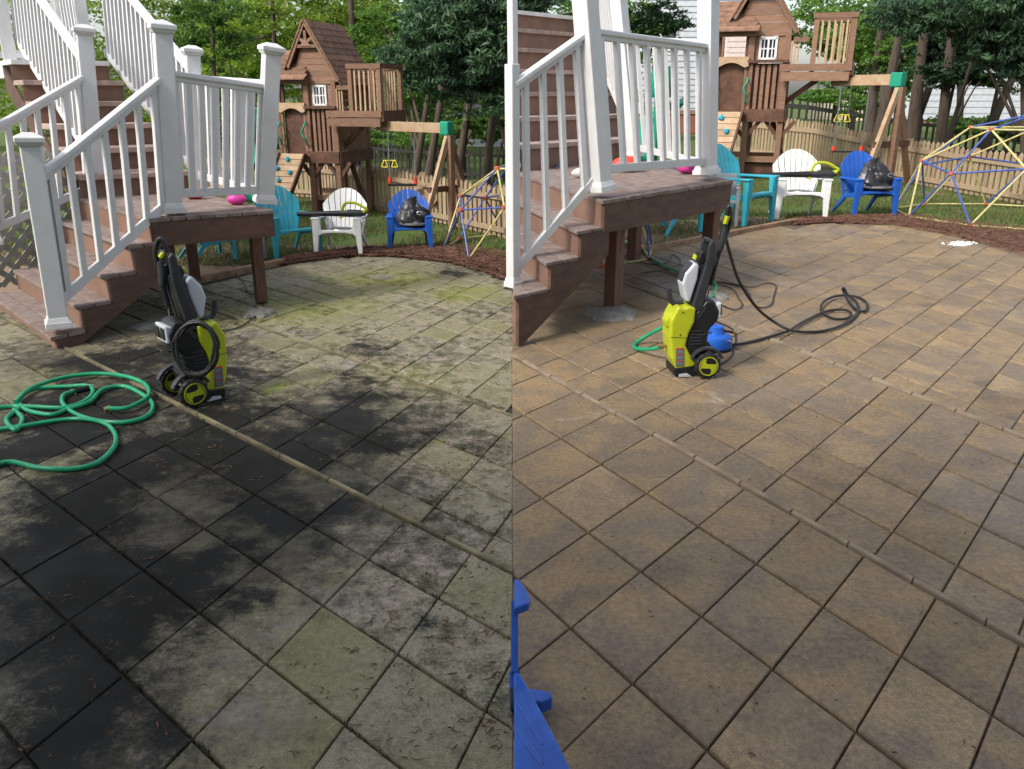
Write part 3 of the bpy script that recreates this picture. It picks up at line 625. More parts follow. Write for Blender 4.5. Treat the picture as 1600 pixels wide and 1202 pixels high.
# ------------------------------------------------------------------ fan-back resin chairs
def chair(name, label, m, loc, rz, sc, group):
    t = thing(name, label, 'chair', loc, rz, sc, group)
    # faces -Y; width .74, seat front at y=-.28
    seat = MB()
    for i in range(6):
        y = -.25 + i * .082; z = .375 - i * .017; seat.bar((-.26, y, z), (.26, y, z), .02, .076, (0, 0, 1))
    s = seat.build('seat', m, t, bevel=.006)
    MB().prism([(-.30, .30), (-.30, .385), (.30, .385), (.30, .30), (.25, .335), (.12, .352), (-.12, .352), (-.25, .335)], -.315, -.285).build('seat_apron', m, t, bevel=.006)
    back = MB().bar((-.25, .20, .36), (.25, .20, .36), .04, .03, (0, 1, 0)).bar((-.29, .285, .62), (.29, .285, .62), .03, .02, (0, 0, 1)).build('backrest', m, t, bevel=.004)
    n = 8
    for i in range(n):
        u0, u1 = -1 + 2 * i / n + .018, -1 + 2 * (i + 1) / n - .018
        def pt(u, v, dy):
            wid = .235 + .13 * min(1, v * 1.15); top = .97 - .25 * abs(u) ** 2.2; z = .30 + (top - .30) * v; curve = .045 * u * u
            return (u * wid, .165 + (z - .30) * .33 - curve * 1.2 + dy, z)
        vs = []; rows = 6
        for dy in (0, .016):
            for j in range(rows + 1): vs += [pt(u0, j / rows, dy), pt(u1, j / rows, dy)]
        m_ = 2 * (rows + 1); fs = []
        for j in range(rows):
            a = 2 * j; fs += [(a, a + 1, a + 3, a + 2), (m_ + a, m_ + a + 2, m_ + a + 3, m_ + a + 1), (a, a + 2, m_ + a + 2, m_ + a), (a + 1, m_ + a + 1, m_ + a + 3, a + 3)]
        fs += [(0, m_, m_ + 1, 1), (m_ - 2, m_ - 1, 2 * m_ - 1, 2 * m_ - 2)]
        MB().add(vs, fs).build('slat', m, back)
    for sgn in (-1, 1):
        MB().slab([(sgn * .27, -.34, .585), (sgn * .40, -.34, .585), (sgn * .405, -.28, .585), (sgn * .375, .24, .575), (sgn * .30, .27, .575), (sgn * .285, -.1, .58)][::sgn], .028).build('armrest', m, t, bevel=.01)
        MB().add([(sgn * .27, -.33, .56), (sgn * .385, -.33, .56), (sgn * .385, -.25, .56), (sgn * .27, -.25, .56), (sgn * .325, -.32, 0), (sgn * .385, -.32, 0), (sgn * .385, -.275, 0), (sgn * .325, -.275, 0)],
                 [(0, 1, 2, 3), (7, 6, 5, 4), (0, 4, 5, 1), (1, 5, 6, 2), (2, 6, 7, 3), (3, 7, 4, 0)]).add([(sgn * .262, -.32, .56), (sgn * .30, -.32, .56), (sgn * .31, -.32, .30), (sgn * .262, -.32, .32), (sgn * .262, -.27, .56), (sgn * .30, -.27, .56), (sgn * .31, -.27, .30), (sgn * .262, -.27, .32)],
                 [(0, 1, 2, 3), (4, 7, 6, 5), (0, 4, 5, 1), (1, 5, 6, 2), (2, 6, 7, 3), (3, 7, 4, 0)]).build('front_leg', m, t, bevel=.006)
        MB().bar((sgn * .30, -.30, .345), (sgn * .27, .18, .27), .03, .07, (1, 0, 0)).bar((sgn * .275, .12, .30), (sgn * .31, .40, 0), .04, .08, (1, 0, 0), .03, .04).bar((sgn * .33, .22, .56), (sgn * .27, .20, .28), .03, .05, (1, 0, 0)).build('rear_leg', m, t, bevel=.005)
    return t
def place(px, yfoot, hpx): return G(px, yfoot), hpx / ppm(yfoot) / .97
FG = 'fan-back resin chairs round the patios'
for (nm, lab, m_, px, yf, hp, rz) in (
    ('garden_chair', 'white fan-back chair with a lime blower across its arms, beyond the stained patio', 'white_resin', 537, 394, 100, -4),
    ('garden_chair', 'blue fan-back chair holding a black bag, beyond the stained patio', 'blue', 641, 387, 91, 8),
    ('garden_chair', 'teal fan-back chair turned sideways beside the deck, beyond the stained patio', 'teal', 452, 396, 108, 42),
    ('garden_chair', 'teal fan-back chair half hidden under the deck, beyond the stained patio', 'teal', 328, 404, 98, 128),
    ('garden_chair', 'white fan-back chair with a lime blower across its arms, beyond the washed patio', 'white_resin', 1243, 338, 105, -4),
    ('garden_chair', 'blue fan-back chair holding a black bag, beyond the washed patio', 'blue', 1349, 334, 98, 10),
    ('garden_chair', 'teal fan-back chair turned sideways by the rock wall, beyond the washed patio', 'teal', 1152, 346, 122, 46),
    ('garden_chair', 'teal fan-back chair seen under the deck, beyond the washed patio', 'teal', 1044, 361, 110, 128)):
    L_, S_ = place(px, yf, hp); chair(nm, lab, m_, L_, R(rz), S_, FG)

# grey side tables / stools
def stool(label, loc, rz, sc):
    t = thing('grey_stool', label, 'stool', loc, rz, sc, 'grey resin stools')
    MB().box((0, 0, .42), (.46, .42, .03)).build('top', 'grey_resin', t, bevel=.01)
    MB().box((0, 0, .375), (.42, .38, .06)).build('apron', 'grey_resin', t, bevel=.006)
    for a in (-1, 1):
        for b in (-1, 1): MB().bar((a * .18, b * .16, .40), (a * .21, b * .18, 0), .07, .06, (1, 0, 0), .045, .04).build('leg', 'grey_resin', t, bevel=.006)
stool('grey stool standing on the dirt between the deck legs', G(392, 401), R(14), .44 * 0 + .9)
# grey armchair beside the deck on the right
def grey_chair(label, loc, rz, sc):
    t = thing('grey_chair', label, 'chair', loc, rz, sc)
    MB().box((0, 0, .40), (.55, .52, .04)).build('seat', 'grey_resin', t, bevel=.01); MB().box((0, .25, .62), (.52, .04, .44)).build('backrest', 'grey_resin', t, bevel=.01)
    for a in (-1, 1):
        MB().box((a * .28, 0, .64), (.07, .55, .035)).build('armrest', 'grey_resin', t, bevel=.008)
        for b in (-1, 1): MB().bar((a * .28, b * .24, .62), (a * .29, b * .25, 0), .055, .045, (1, 0, 0)).build('leg', 'grey_resin', t, bevel=.005)
grey_chair('grey square-armed chair just behind the front deck leg', G(1122, 350), R(-12), .92)

# blue cloth on the teal chair
b = MB(); c0 = G(322, 398); n = 12
for j in range(n + 1):
    for i in range(n + 1):
        u, v = i / n - .5, j / n - .5; b.v.append((c0.x + u * .34, c0.y + v * .3, .375 + .05 * noise.noise(Vector((u * 6, v * 6, 1))) - .25 * max(0, abs(u) - .32)))
b.f = [(j * (n + 1) + i, j * (n + 1) + i + 1, (j + 1) * (n + 1) + i + 1, (j + 1) * (n + 1) + i) for j in range(n) for i in range(n)]; b.sm = True
tag(b.build('cloth', 'towel'), 'crumpled blue cloth on the seat of the teal chair under the deck', 'cloth')

# things on the chairs
def bag(label, loc, rz, sc):
    t = thing('bag', label, 'bag', loc, rz, sc, 'black bags on the blue chairs')
    b = MB(); n, m_ = 40, 16
    for j in range(m_ + 1):
        v = j / m_
        for i in range(n):
            a = i / n * 6.283; r = (.26 * (1 - v ** 2.6) ** .5 if v < 1 else 0.004) * (1 + .05 * v)
            fold = .034 * math.sin(a * 8 + 6 * v + 2 * noise.noise(Vector((math.cos(a), math.sin(a), v * 3)))) + .06 * noise.noise(Vector((math.cos(a) * 1.6, math.sin(a) * 1.6, v * 2.6)))
            r = max(.004, (r + fold * (1 - v) ** .3)); z = .05 + v * (.34 - .08 * math.cos(a - .6)) + .02 * math.sin(a * 8 + 6 * v) * v + (.06 * noise.noise(Vector((math.cos(a) * 1.2, math.sin(a) * 1.2, 7))) - .03 * math.cos(a)) * v ** .7
            b.v.append((r * math.cos(a) + .05 * v, r * math.sin(a) * .85 + .05 * v, z))
    b.f = [(j * n + i, j * n + (i + 1) % n, (j + 1) * n + (i + 1) % n, (j + 1) * n + i) for j in range(m_) for i in range(n)]; b.f.append(tuple(m_ * n + i for i in range(n))); b.sm = True
    b.build('cover', 'bag', t)
    MB().lathe([(.20, 0), (.25, .02), (.262, .045), (.255, .052)], (0, 0, 0), 32).build('base', 'black', t)
    MB().lathe([(.262, .045), (.272, .05), (.272, .075), (.262, .08)], (0, 0, 0), 32).build('rim', 'pan', t)
    b = MB(); b.tube([Vector((.10 + .05 * math.cos(k), -.235 - .01, .25 + .025 * math.sin(k))) for k in [q / 3 for q in range(16)]], .006, 5); b.build('emblem', 'pan', t)
def blower(label, loc, rz, sc):
    t = thing('leaf_blower', label, 'leaf blower', loc, rz, sc, 'leaf blowers on the white chairs')
    MB().tube([(-.72, 0, .03), (-.3, 0, .04), (.02, 0, .045)], [.035, .04, .05], 14).build('tube', 'black', t)
    MB().tube([(.0, 0, .045), (.12, 0, .05), (.28, 0, .05), (.36, 0, .05)], [.052, .06, .055, .03], 14).build('battery_end', 'grey_plastic', t)
    MB().tube(smooth_path([(-.04, 0, .01), (-.01, 0, .10), (.05, 0, .20), (.2, 0, .205), (.32, 0, .15), (.38, 0, .11), (.3, 0, .08), (.12, 0, .085), (.0, 0, .07)]), .022, 8).build('housing', 'lime', t, bevel=0)
    MB().prism([(-.06, -.02), (-.03, .08), (.06, .10), (.33, .085), (.38, .12), (.36, .06), (.02, .05), (-.02, -.03)], -.035, .035).build('shell', 'lime', t, bevel=.01)
def grate(label, loc, sc):
    t = thing('grill_grate', label, 'grate', loc, 0, sc, 'round grates on the white chair seats')
    MB().tube([(.17 * math.cos(a / 24 * 6.283), .17 * math.sin(a / 24 * 6.283), 0) for a in range(25)], .008, 6).build('rim', 'steel', t)
    b = MB()
    for i in range(-5, 6):
        x = i * .03; h = math.sqrt(max(0, .17 ** 2 - x * x)); b.bar((x, -h, 0), (x, h, 0), .006, .006); b.bar((-h, x, .006), (h, x, .006), .006, .006, (0, 1, 0))
    b.build('wires', 'steel', t)
for (wx, wy, wh, bx, by, bh, s1) in ((537, 394, 100, 641, 387, 91, 'stained'), (1243, 338, 105, 1349, 334, 98, 'washed')):
    L_, S_ = place(wx, wy, wh); blower('lime leaf blower with black tube lying across the white chair beyond the %s patio' % s1, L_ + Vector((.08, -.26, .60)) * S_, R(-4), S_)
    grate('round wire grate on the white chair seat beyond the %s patio' % s1, L_ + Vector((0, -.08, .385)) * S_, S_)
    L_, S_ = place(bx, by, bh); bag('black bag with silver rim slumped on the blue chair beyond the %s patio' % s1, L_ + Vector((.10, -.07, .385)) * S_, R(5), S_ * 1.02)

# ------------------------------------------------------------------ play set (built once, then copied for the other yard)
def playset(label, loc, rz, sc, beam=2.62):
    t = thing('playset', label, 'playset', loc, rz, sc, 'wooden playsets with swings')
    W0, W1, DP = -.62, .46, 1.05        # front bays from x=W0 to W1, depth DP (local +y is back)
    zf, zw, ze = .98, 1.78, 2.22
    def post(x, y, z0, z1, w=.09, m='cedar'): MB().box((x, y, (z0 + z1) / 2), (w, w, z1 - z0)).build('post', m, t, bevel=.004)
    for x, y, z1 in ((W0, 0, ze), (-.06, 0, ze), (W1, 0, ze), (W0, DP, ze), (W1, DP, ze), (-.06, DP, ze)): post(x, y, 0, z1)
    MB().box(((-.06 + W1) / 2, -.06, zf), (W1 + .06 + .1, .03, .19)).build('skirt_board', 'cedar_dark', t); MB().box((W1 + .06, DP / 2, zf), (.03, DP + .1, .19)).build('skirt_board', 'cedar_dark', t)
    MB().box(((W0 - .06) / 2, -.06, zf - .02), (.56, .03, .14)).build('skirt_board', 'cedar', t)
    MB().box(((W0 + W1) / 2, DP / 2, zf + .02), (W1 - W0, DP, .04)).build('floor', 'cedar', t)
    # right bay: dark panel, upright boards, ledge
    MB().box(((W1 - .06) / 2 - .0, .03, 1.42), (W1 + .02, .02, .68)).build('panel', 'cedar_dark', t)
    for i in range(5): MB().box((-.0 + i * .088 + .05, -.02, 1.41), (.052, .02, .66)).build('slat', 'cedar', t)
    MB().box(((W1 - .06) / 2, -.055, 1.79), (W1 + .14, .07, .045)).build('ledge', 'cedar_dark', t)
    for i in range(9): MB().box((W1 + .02, .1 + i * .11, 1.42), (.02, .10, .68)).build('side_board', 'cedar', t)
    for i in range(4): MB().box((W1 + .02, DP / 2, 1.85 + i * .1), (.02, DP, .095)).build('side_board', 'cedar', t)
    # upper wall with window
    for (x, wd) in ((.0, .12), (.38, .14)): MB().box((x, .02, 1.99), (wd, .025, .40)).build('wall_board', 'cedar', t)
    MB().box((W1 / 2 - .03, .0, 2.21), (W1 + .14, .03, .10)).build('wall_board', 'cedar', t)
    wn = MB().box((.18, .0, 2.125), (.27, .03, .035)).box((.18, .0, 1.83), (.27, .03, .03)).box((.065, .0, 1.975), (.035, .03, .33)).box((.295, .0, 1.975), (.035, .03, .33)).build('window', 'white', t)
    MB().box((.18, .0, 1.975), (.03, .026, .28)).box((.18, .0, 1.975), (.21, .024, .02)).box((.12, .0, 1.975), (.018, .02, .28)).box((.24, .0, 1.975), (.018, .02, .28)).build('muntin', 'white', wn)
    MB().box((.18, .03, 1.975), (.22, .008, .28)).build('pane', 'pane', wn)
    # gable wall boards
    gx0, gx1, gzb, gap = -.30, .52, 2.26, 3.12; mid = .02
    for i in range(6):
        z0 = gzb + i * .1; z1 = z0 + .095; f = 1 - (z0 - gzb) / (gap - gzb); f2 = 1 - (z1 - gzb) / (gap - gzb)
        MB().prism([(mid + (gx0 - mid) * f, z0), (mid + (gx1 - mid) * f, z0), (mid + (gx1 - mid) * f2, z1), (mid + (gx0 - mid) * f2, z1)], .0, .02).build('gable_board', 'cedar', t)
    for a, b_ in (((mid, 3.13), (gx1 + .06, 2.20)), ((mid, 3.13), (-.36, 2.42))):
        MB().bar((a[0], -.07, a[1]), (b_[0], -.07, b_[1]), .03, .075, (0, 1, 0)).build('barge_board', 'cedar', t)
    for q in ((mid, 2.98, mid, 2.80), (mid - .12, 2.74 + .12, mid - .02, 2.80), (mid + .12, 2.86, mid + .02, 2.80), (mid - .22, 2.74, mid + .22, 2.74)):
        MB().bar((q[0], -.06, q[1]), (q[2], -.06, q[3]), .03, .05, (0, 1, 0)).build('truss', 'cedar', t)
    MB().prism([(mid - .1, 2.74), (mid + .1, 2.74), (mid, 2.86)], -.085, -.06).build('truss', 'cedar', t)
    # roof: shingle boards, right slope, left slope, porch roof
    n = 10
    for i in range(n):
        f0, f1 = i / n, (i + 1) / n + .03
        for (ex, ez) in ((gx1 + .10, 2.16), (gx0 - .10, 2.40)):
            a0 = (mid + (ex - mid) * f0, 3.14 + (ez - 3.14) * f0); a1 = (mid + (ex - mid) * f1, 3.14 + (ez - 3.14) * f1)
            MB().add([(a0[0], -.1, a0[1]), (a1[0], -.1, a1[1] + .02), (a1[0], DP + .12, a1[1] + .02), (a0[0], DP + .12, a0[1]), (a0[0], -.1, a0[1] - .02), (a1[0], -.1, a1[1]), (a1[0], DP + .12, a1[1]), (a0[0], DP + .12, a0[1] - .02)],
                     [(0, 1, 2, 3), (7, 6, 5, 4), (0, 4, 5, 1), (1, 5, 6, 2), (2, 6, 7, 3), (3, 7, 4, 0)]).build('shingle_board', 'shingle', t)
    n = 6
    for i in range(n):                       # porch roof falls towards the front
        f0, f1 = i / n, (i + 1) / n + .04; y0, y1 = .30 - .5 * f0, .30 - .5 * f1; z0, z1 = 2.70 - .46 * f0, 2.70 - .46 * f1; xa, xb = -.66 - .03 * f0, -.16 + .24 * f0
        MB().add([(xa, y0, z0), (xa, y1, z1 + .02), (xb, y1, z1 + .02), (xb, y0, z0), (xa, y0, z0 - .02), (xa, y1, z1), (xb, y1, z1), (xb, y0, z0 - .02)],
                 [(0, 1, 2, 3), (7, 6, 5, 4), (0, 4, 5, 1), (1, 5, 6, 2), (2, 6, 7, 3), (3, 7, 4, 0)]).build('shingle_board', 'shingle', t)
    MB().box((-.34, -.06, 2.2), (.64, .05, .09)).build('lintel', 'cedar', t)
    # porch bay: arch board, dark doorway, curtain side posts
    arch = [(-.60, 1.72), (-.60, 1.86), (-.08, 1.86), (-.08, 1.72)] + [(-.14 - .4 * k / 8, 1.70 + .075 * math.sin(k / 8 * math.pi)) for k in range(9)]
    MB().prism(arch, -.09, -.06).build('arch_board', 'cedar_light', t)
    MB().box((-.34, .02, 1.4), (.40, .02, .76)).build('door_panel', 'cedar_dark', t)
    for x in (-.575, -.105): MB().box((x, -.03, 1.40), (.07, .03, .78)).build('door_jamb', 'cedar', t)
    for x in (-.54, -.12): MB().box((x, .0, 2.0), (.06, .04, .35)).build('porch_jamb', 'cedar_dark', t)
    for x in (-.59, -.09):
        MB().tube(smooth_path([(x, -.07, 1.55), (x + .02, -.15, 1.5), (x - .03, -.16, 1.38), (x + .02, -.15, 1.28), (x, -.07, 1.18)]), .016, 7).build('grab_handle', 'green_plastic', t)
    # rock wall
    rw0, rw1 = -.60, -.12
    def rp(u, v): return Vector((rw0 + (rw1 - rw0) * u - .16 * v, -.12 - .62 * v, 1.04 - 1.02 * v))
    for i in range(11):
        v0, v1 = i / 11 + .004, (i + 1) / 11 - .004; q = [rp(0, v1), rp(1, v1), rp(1, v0), rp(0, v0)]
        MB().add(q + [p + Vector((0, .03, -.02)) for p in q], [(0, 1, 2, 3), (7, 6, 5, 4), (0, 4, 5, 1), (1, 5, 6, 2), (2, 6, 7, 3), (3, 7, 4, 0)]).build('climbing_board', 'cedar_light', t)
    MB().bar(rp(1.03, 0), rp(1.03, 1), .03, .09, (1, 0, 0)).build('wall_rail', 'cedar_dark', t); MB().bar(rp(-.03, 0), rp(-.03, 1), .03, .09, (1, 0, 0)).build('wall_rail', 'cedar_dark', t)
    for (u, v) in ((.42, .10), (.12, .24), (.70, .30), (.36, .42), (.08, .58), (.66, .64), (.3, .78), (.72, .9)):
        p = rp(u, v) + Vector((0, -.02, .01)); b = MB()
        for k in range(10):
            a = k / 10 * 6.283; r = .045 * (1 + .25 * math.sin(3 * a + u * 9)); b.v.append((p.x + r * math.cos(a), p.y, p.z + r * math.sin(a)))
        for k in range(10):
            a = k / 10 * 6.283; b.v.append((p.x + .026 * math.cos(a), p.y - .035, p.z + .026 * math.sin(a)))
        b.f = [tuple(range(10, 20))] + [(k, (k + 1) % 10, 10 + (k + 1) % 10, 10 + k) for k in range(10)]; b.build('climbing_hold', 'teal', t)
    # legs' braces and lower beams
    for (x, y) in ((-.06, 0), (W1, 0)):
        for s in (-1, 1): MB().bar((x + s * .03, y, .66), (x + s * .22, y, .90), .05, .06, (0, 1, 0)).build('knee_brace', 'cedar_dark', t)
    MB().bar((-.06, .02, .30), (W1, .02, .30), .04, .09, (0, 1, 0)).build('lower_beam', 'cedar', t); MB().bar((W0, DP, .30), (W1, DP, .30), .04, .09, (0, 1, 0)).build('lower_beam', 'cedar', t)
    MB().bar((.30, DP * .6, .95), (.62, DP * .6, .0), .05, .08, (0, 1, 0)).build('ladder_rail', 'cedar_dark', t)
    MB().box((-1.0, .5, 1.02), (.75, .4, .05)).build('slide_bridge', 'cedar', t); MB().box((.16, .3, .16), (.55, .45, .20)).build('sandbox', 'cedar_dark', t)
    # balcony on the right
    bx0, bx1, by0, by1, bz0, bz1 = W1 + .38, W1 + .90, -.12, .62, 1.60, 2.42
    for x, y in ((bx0, by0), (bx1, by0), (bx1, by1), (bx0, by1)): MB().box((x, y, (bz0 + bz1) / 2), (.07, .07, bz1 - bz0)).build('balcony_post', 'cedar', t)
    MB().box(((bx0 + bx1) / 2, (by0 + by1) / 2, bz0), (bx1 - bx0 + .1, by1 - by0 + .1, .05)).build('balcony_floor', 'cedar_dark', t)
    MB().box(((W1 + bx1) / 2 - .02, by0 - .05, bz0 + .09), (bx1 - W1 + .12, .04, .10)).build('balcony_rail', 'cedar', t)
    MB().box(((W1 + bx1) / 2 - .02, by0 - .04, bz0 - .04), (bx1 - W1 + .06, .04, .13)).build('balcony_rail', 'cedar', t)
    MB().box((bx1 + .05, (by0 + by1) / 2, bz0 + .06), (.04, by1 - by0 + .1, .17)).build('balcony_rail', 'cedar_dark', t)
    MB().box(((bx0 + bx1) / 2, by0 - .02, bz1), (bx1 - bx0 + .1, .06, .075)).build('balcony_rail', 'cedar', t); MB().box((bx1 + .02, (by0 + by1) / 2, bz1), (.06, by1 - by0 + .08, .075)).build('balcony_rail', 'cedar_dark', t)
    MB().box(((bx0 + bx1) / 2, by1, bz1), (bx1 - bx0, .05, .07)).build('balcony_rail', 'cedar', t); MB().box(((W1 + bx0) / 2, -.04, 2.10), (.22, .05, .07)).build('balcony_rail', 'cedar', t)
    for i in range(6): MB().box((bx0 + .085 + i * .086, by0 - .01, (bz0 + bz1) / 2 + .02), (.028, .024, .66)).build('baluster', 'cedar_light', t)
    for i in range(6): MB().box((bx1 + .01, by0 + .08 + i * .09, (bz0 + bz1) / 2 + .02), (.024, .028, .66)).build('baluster', 'cedar_light', t)
    for i in range(5): MB().box((bx0 + .09 + i * .1, by1, (bz0 + bz1) / 2 + .02), (.028, .024, .66)).build('baluster', 'cedar_light', t)
    for i in range(3): MB().box((W1 + .06 + i * .05, -.03, 1.90), (.026, .024, .36)).build('baluster', 'cedar_light', t)
    MB().bar((W1, .2, 1.15), (bx0 + .2, .05, 1.60), .06, .08, (0, 1, 0)).build('knee_brace', 'cedar_dark', t)
    # swing beam and A-frame
    s0, s1 = Vector((bx1 - .2, .12, 1.50)), Vector((beam, -.50, 1.50))
    MB().bar(s0, s1, .07, .15, (s1 - s0).cross(Vector((0, 0, 1)))).build('swing_beam', 'cedar_light', t, bevel=.004)
    ax = (s1 - s0).normalized()
    MB().bar(s1 - ax * .02, s1 + ax * .16, .13, .20, ax.cross(Vector((0, 0, 1)))).bar(s1 + ax * .10 - Vector((0, 0, .05)), s1 + ax * .10 - Vector((0, 0, .24)), .09, .10, ax).build('bracket', 'green_plastic', t, bevel=.015)
    cr = ax.cross(Vector((0, 0, 1))).normalized(); tp = s1 + ax * .1
    for s, w_ in ((1, .06), (-1, .06)): MB().bar(tp - Vector((0, 0, .1)), Vector((tp.x, tp.y, 0)) + cr * s * .62 + ax * .04 * s, w_, .085, ax).build('a_frame_leg', 'cedar' if s < 0 else 'cedar_light', t)
    MB().bar(Vector((tp.x, tp.y, 1.4)) + ax * .05, Vector((tp.x, tp.y, 0)) + ax * .05, .09, .09, ax).build('a_frame_post', 'cedar', t)
    MB().bar(Vector((tp.x, tp.y, .60)) + cr * .42, Vector((tp.x, tp.y, .60)) - cr * .42, .05, .085, ax).build('cross_brace', 'cedar_dark', t)
    # spiral slide on the far left
    b = MB(); pts = []
    for k in range(25):
        a = k / 24 * 4.4 + .4; pts.append(Vector((-1.55 + .34 * math.cos(a), .55 + .34 * math.sin(a), 1.15 - 1.0 * k / 24)))
    o = 0; nn = 9
    for k, p in enumerate(pts):
        d = (pts[min(k + 1, 24)] - pts[max(k - 1, 0)]).normalized(); sd = d.cross(Vector((0, 0, 1))).normalized()
        for j in range(nn): q = -1 + 2 * j / (nn - 1); b.v.append(tuple(p + sd * q * .2 + Vector((0, 0, .20 * q ** 4))))
    b.f = [(k * nn + j, k * nn + j + 1, (k + 1) * nn + j + 1, (k + 1) * nn + j) for k in range(24) for j in range(nn - 1)]; b.sm = True; sl = b.build('slide', 'green_plastic', t)
    sm = sl.modifiers.new('thick', 'SOLIDIFY'); sm.thickness = .02
    MB().tube([(-1.55, .55, 0), (-1.55, .55, 1.7)], .05, 10).build('slide_post', 'green_plastic', t)
    MB().lathe([(.16, 1.25), (.20, 1.32), (.20, 1.6), (.15, 1.74), (.04, 1.78)], (-1.48, .45, 0), 18).build('slide_hood', 'green_plastic', t)
    return t
PSL = playset('brown wooden playset with shingled roof, balcony and rock wall beyond the stained patio', G(499, 336), R(-19), .99)
s_ = .99 * 95 * 1.09 / ppm(277); PSR = playset('brown wooden playset rising out of the frame beyond the washed patio', G(1163, 278), R(-19), (s_, s_, s_ * .97), 1.96)
bpy.context.view_layer.update()
# swings hanging from the beams, yellow glider
def swing(label, P, ps):
    mw = Matrix.LocRotScale(ps.location, ps.rotation_euler, ps.scale)
    a = mw @ Vector(P); z0 = .2 * ps.scale[0] + .4
    t = thing('swing', label, 'swing', Vector((a.x, a.y, z0)), ps.rotation_euler.z, 1, 'swings hanging from the playset beams', absolute=True)
    for q in (0, 1):
        MB().tube([a + Vector((q * .42 * ps.scale[0], 0, 0)), Vector((a.x + q * .42 * ps.scale[0], a.y, z0))], .012 * ps.scale[0], 6).build('rope', 'steel', t)
        MB().tube([Vector((a.x + q * .42 * ps.scale[0], a.y, z0)), Vector((a.x + q * .42 * ps.scale[0], a.y, z0 + .10))], .03 * ps.scale[0], 8).build('grip', 'toy_red', t)
    MB().box((a.x + .21 * ps.scale[0], a.y, z0 - .02), (.46 * ps.scale[0], .14, .03)).build('seat', 'black', t)
    t.rotation_euler = (0, 0, 0)
swing('swing on grey ropes below the short beam, beyond the stained patio', (1.52, -.22, 1.42), PSL); swing('swing on grey ropes below the high beam, beyond the washed patio', (1.28, -.22, 1.42), PSR)
def glider(label, px, py, Y, sc):
    c = D(px, py, Y); t = thing('toy_swing', label, 'toy swing', c, 0, sc, 'yellow toy swings seen over the fences')
    MB().tube([(-.35, 0, .2), (.35, 0, .2)], .03, 8).build('bar', 'yellow_play', t)
    for s in (-1, 1): MB().tube(smooth_path([(s * .3, 0, .2), (s * .42, 0, -.08), (s * .38, 0, -.14), (s * .14, 0, -.14), (s * .12, 0, -.08), (s * .22, 0, .2)], 4), .028, 7).build('frame', 'yellow_play', t)
    MB().tube([(-.28, 0, .2), (-.28, 0, 1.7)], .008, 5).tube([(.28, 0, .2), (.28, 0, 1.7)], .008, 5).build('chain', 'steel', t)
glider('yellow glider swing above the picket fence, beyond the stained patio', 609, 257, 19.5, .42); glider('yellow glider swing above the picket fence, beyond the washed patio', 1316, 186, 27, .58)

# ------------------------------------------------------------------ picket fences
def picket_fence(name, label, base, hts, step, wd, m, th=.02, rails=2, point=.05, post_every=14, brace=None):
    root = thing(name, label, 'fence', G(*base[0]), absolute=True); k = 0
    for i in range(len(base) - 1):
        p, q = G(*base[i]), G(*base[i + 1]); L = (q - p).length; n = max(1, int(L / step)); d = (q - p) / L; nr = d.cross(Vector((0, 0, 1)))
        for j in range(n):
            t = (j + .5) / n; c = p.lerp(q, t); h = hts[i] + (hts[i + 1] - hts[i]) * t; h *= 1 + .012 * math.sin(k * 1.7) + .06 * math.sin((k % post_every) / post_every * math.pi)
            a, b_ = c - d * wd / 2, c + d * wd / 2; o = MB(); f = nr * th
            pr = [Vector((a.x, a.y, -.02)), Vector((b_.x, b_.y, -.02)), Vector((b_.x, b_.y, h - point)), Vector((c.x, c.y, h)), Vector((a.x, a.y, h - point))]
            o.add(pr + [v + f for v in pr], [(0, 1, 2, 3, 4), (9, 8, 7, 6, 5)] + [(x, x + 5, (x + 1) % 5 + 5, (x + 1) % 5) for x in range(5)]); o.build('picket', m, root)
            if k % post_every == 0: MB().box((c.x - nr.x * .06, c.y - nr.y * .06, h * .5), (.10, .10, h * 1.06)).build('fence_post', m, root)
            k += 1
        for r in range(rails):
            fr = (.14, .80)[r] if rails == 2 else .5
            MB().bar(p + Vector((0, 0, hts[i] * fr)) + nr * (th + .018), q + Vector((0, 0, hts[i + 1] * fr)) + nr * (th + .018), .03, .075 * hts[i] / .7, nr).build('fence_rail', m, root)
    if brace:
        a, b_ = [D(x, y, G(*g_).y - .12) for x, y, g_ in brace]; MB().bar(a, b_, .03, .10, (0, 1, 0)).build('gate_brace', 'timber', root)
    return root
picket_fence('picket_fence', 'weathered wooden picket fence with a gate behind the stained patio lawn', [(300, 296), (485, 307), (625, 333), (700, 349), (793, 371)], [.66, .68, .72, .70, .70], .125, .085, 'fence', brace=((648, 287, (660, 340)), (680, 318, (685, 345))))
picket_fence('picket_fence', 'weathered wooden picket fence with a gate behind the washed patio lawn', [(1125, 238), (1267, 256), (1337, 268), (1445, 289), (1578, 314), (1700, 338)], [1.3, 1.2, 1.02, .92, .86, .84], .19, .125, 'fence', brace=((1348, 224, (1360, 270)), (1384, 262, (1384, 274))))
picket_fence('picket_fence', 'thin black picket fence beyond the wooden one, left yard', [(500, 262), (640, 272), (720, 278), (830, 284)], [.80, .72, .70, .72], .16, .06, 'fence_black', rails=2, post_every=16)
picket_fence('picket_fence', 'thin black picket fence beyond the wooden one, right yard', [(1150, 212), (1262, 215), (1420, 232), (1560, 245), (1700, 256)], [2.1, 1.75, 1.15, 1.05, 1.0], .36, .12, 'fence_black', rails=2, post_every=16)
picket_fence('board_fence', 'pale board fence far behind the black pickets, left yard', [(540, 225), (700, 228)], [.9, .9], .3, .28, 'fence_far', rails=2, point=.02, post_every=40)
picket_fence('board_fence', 'pale board fence far behind the black pickets, right yard', [(1262, 186), (1372, 189)], [2.6, 2.2], .7, .66, 'fence_far', rails=2, point=.02, post_every=40)

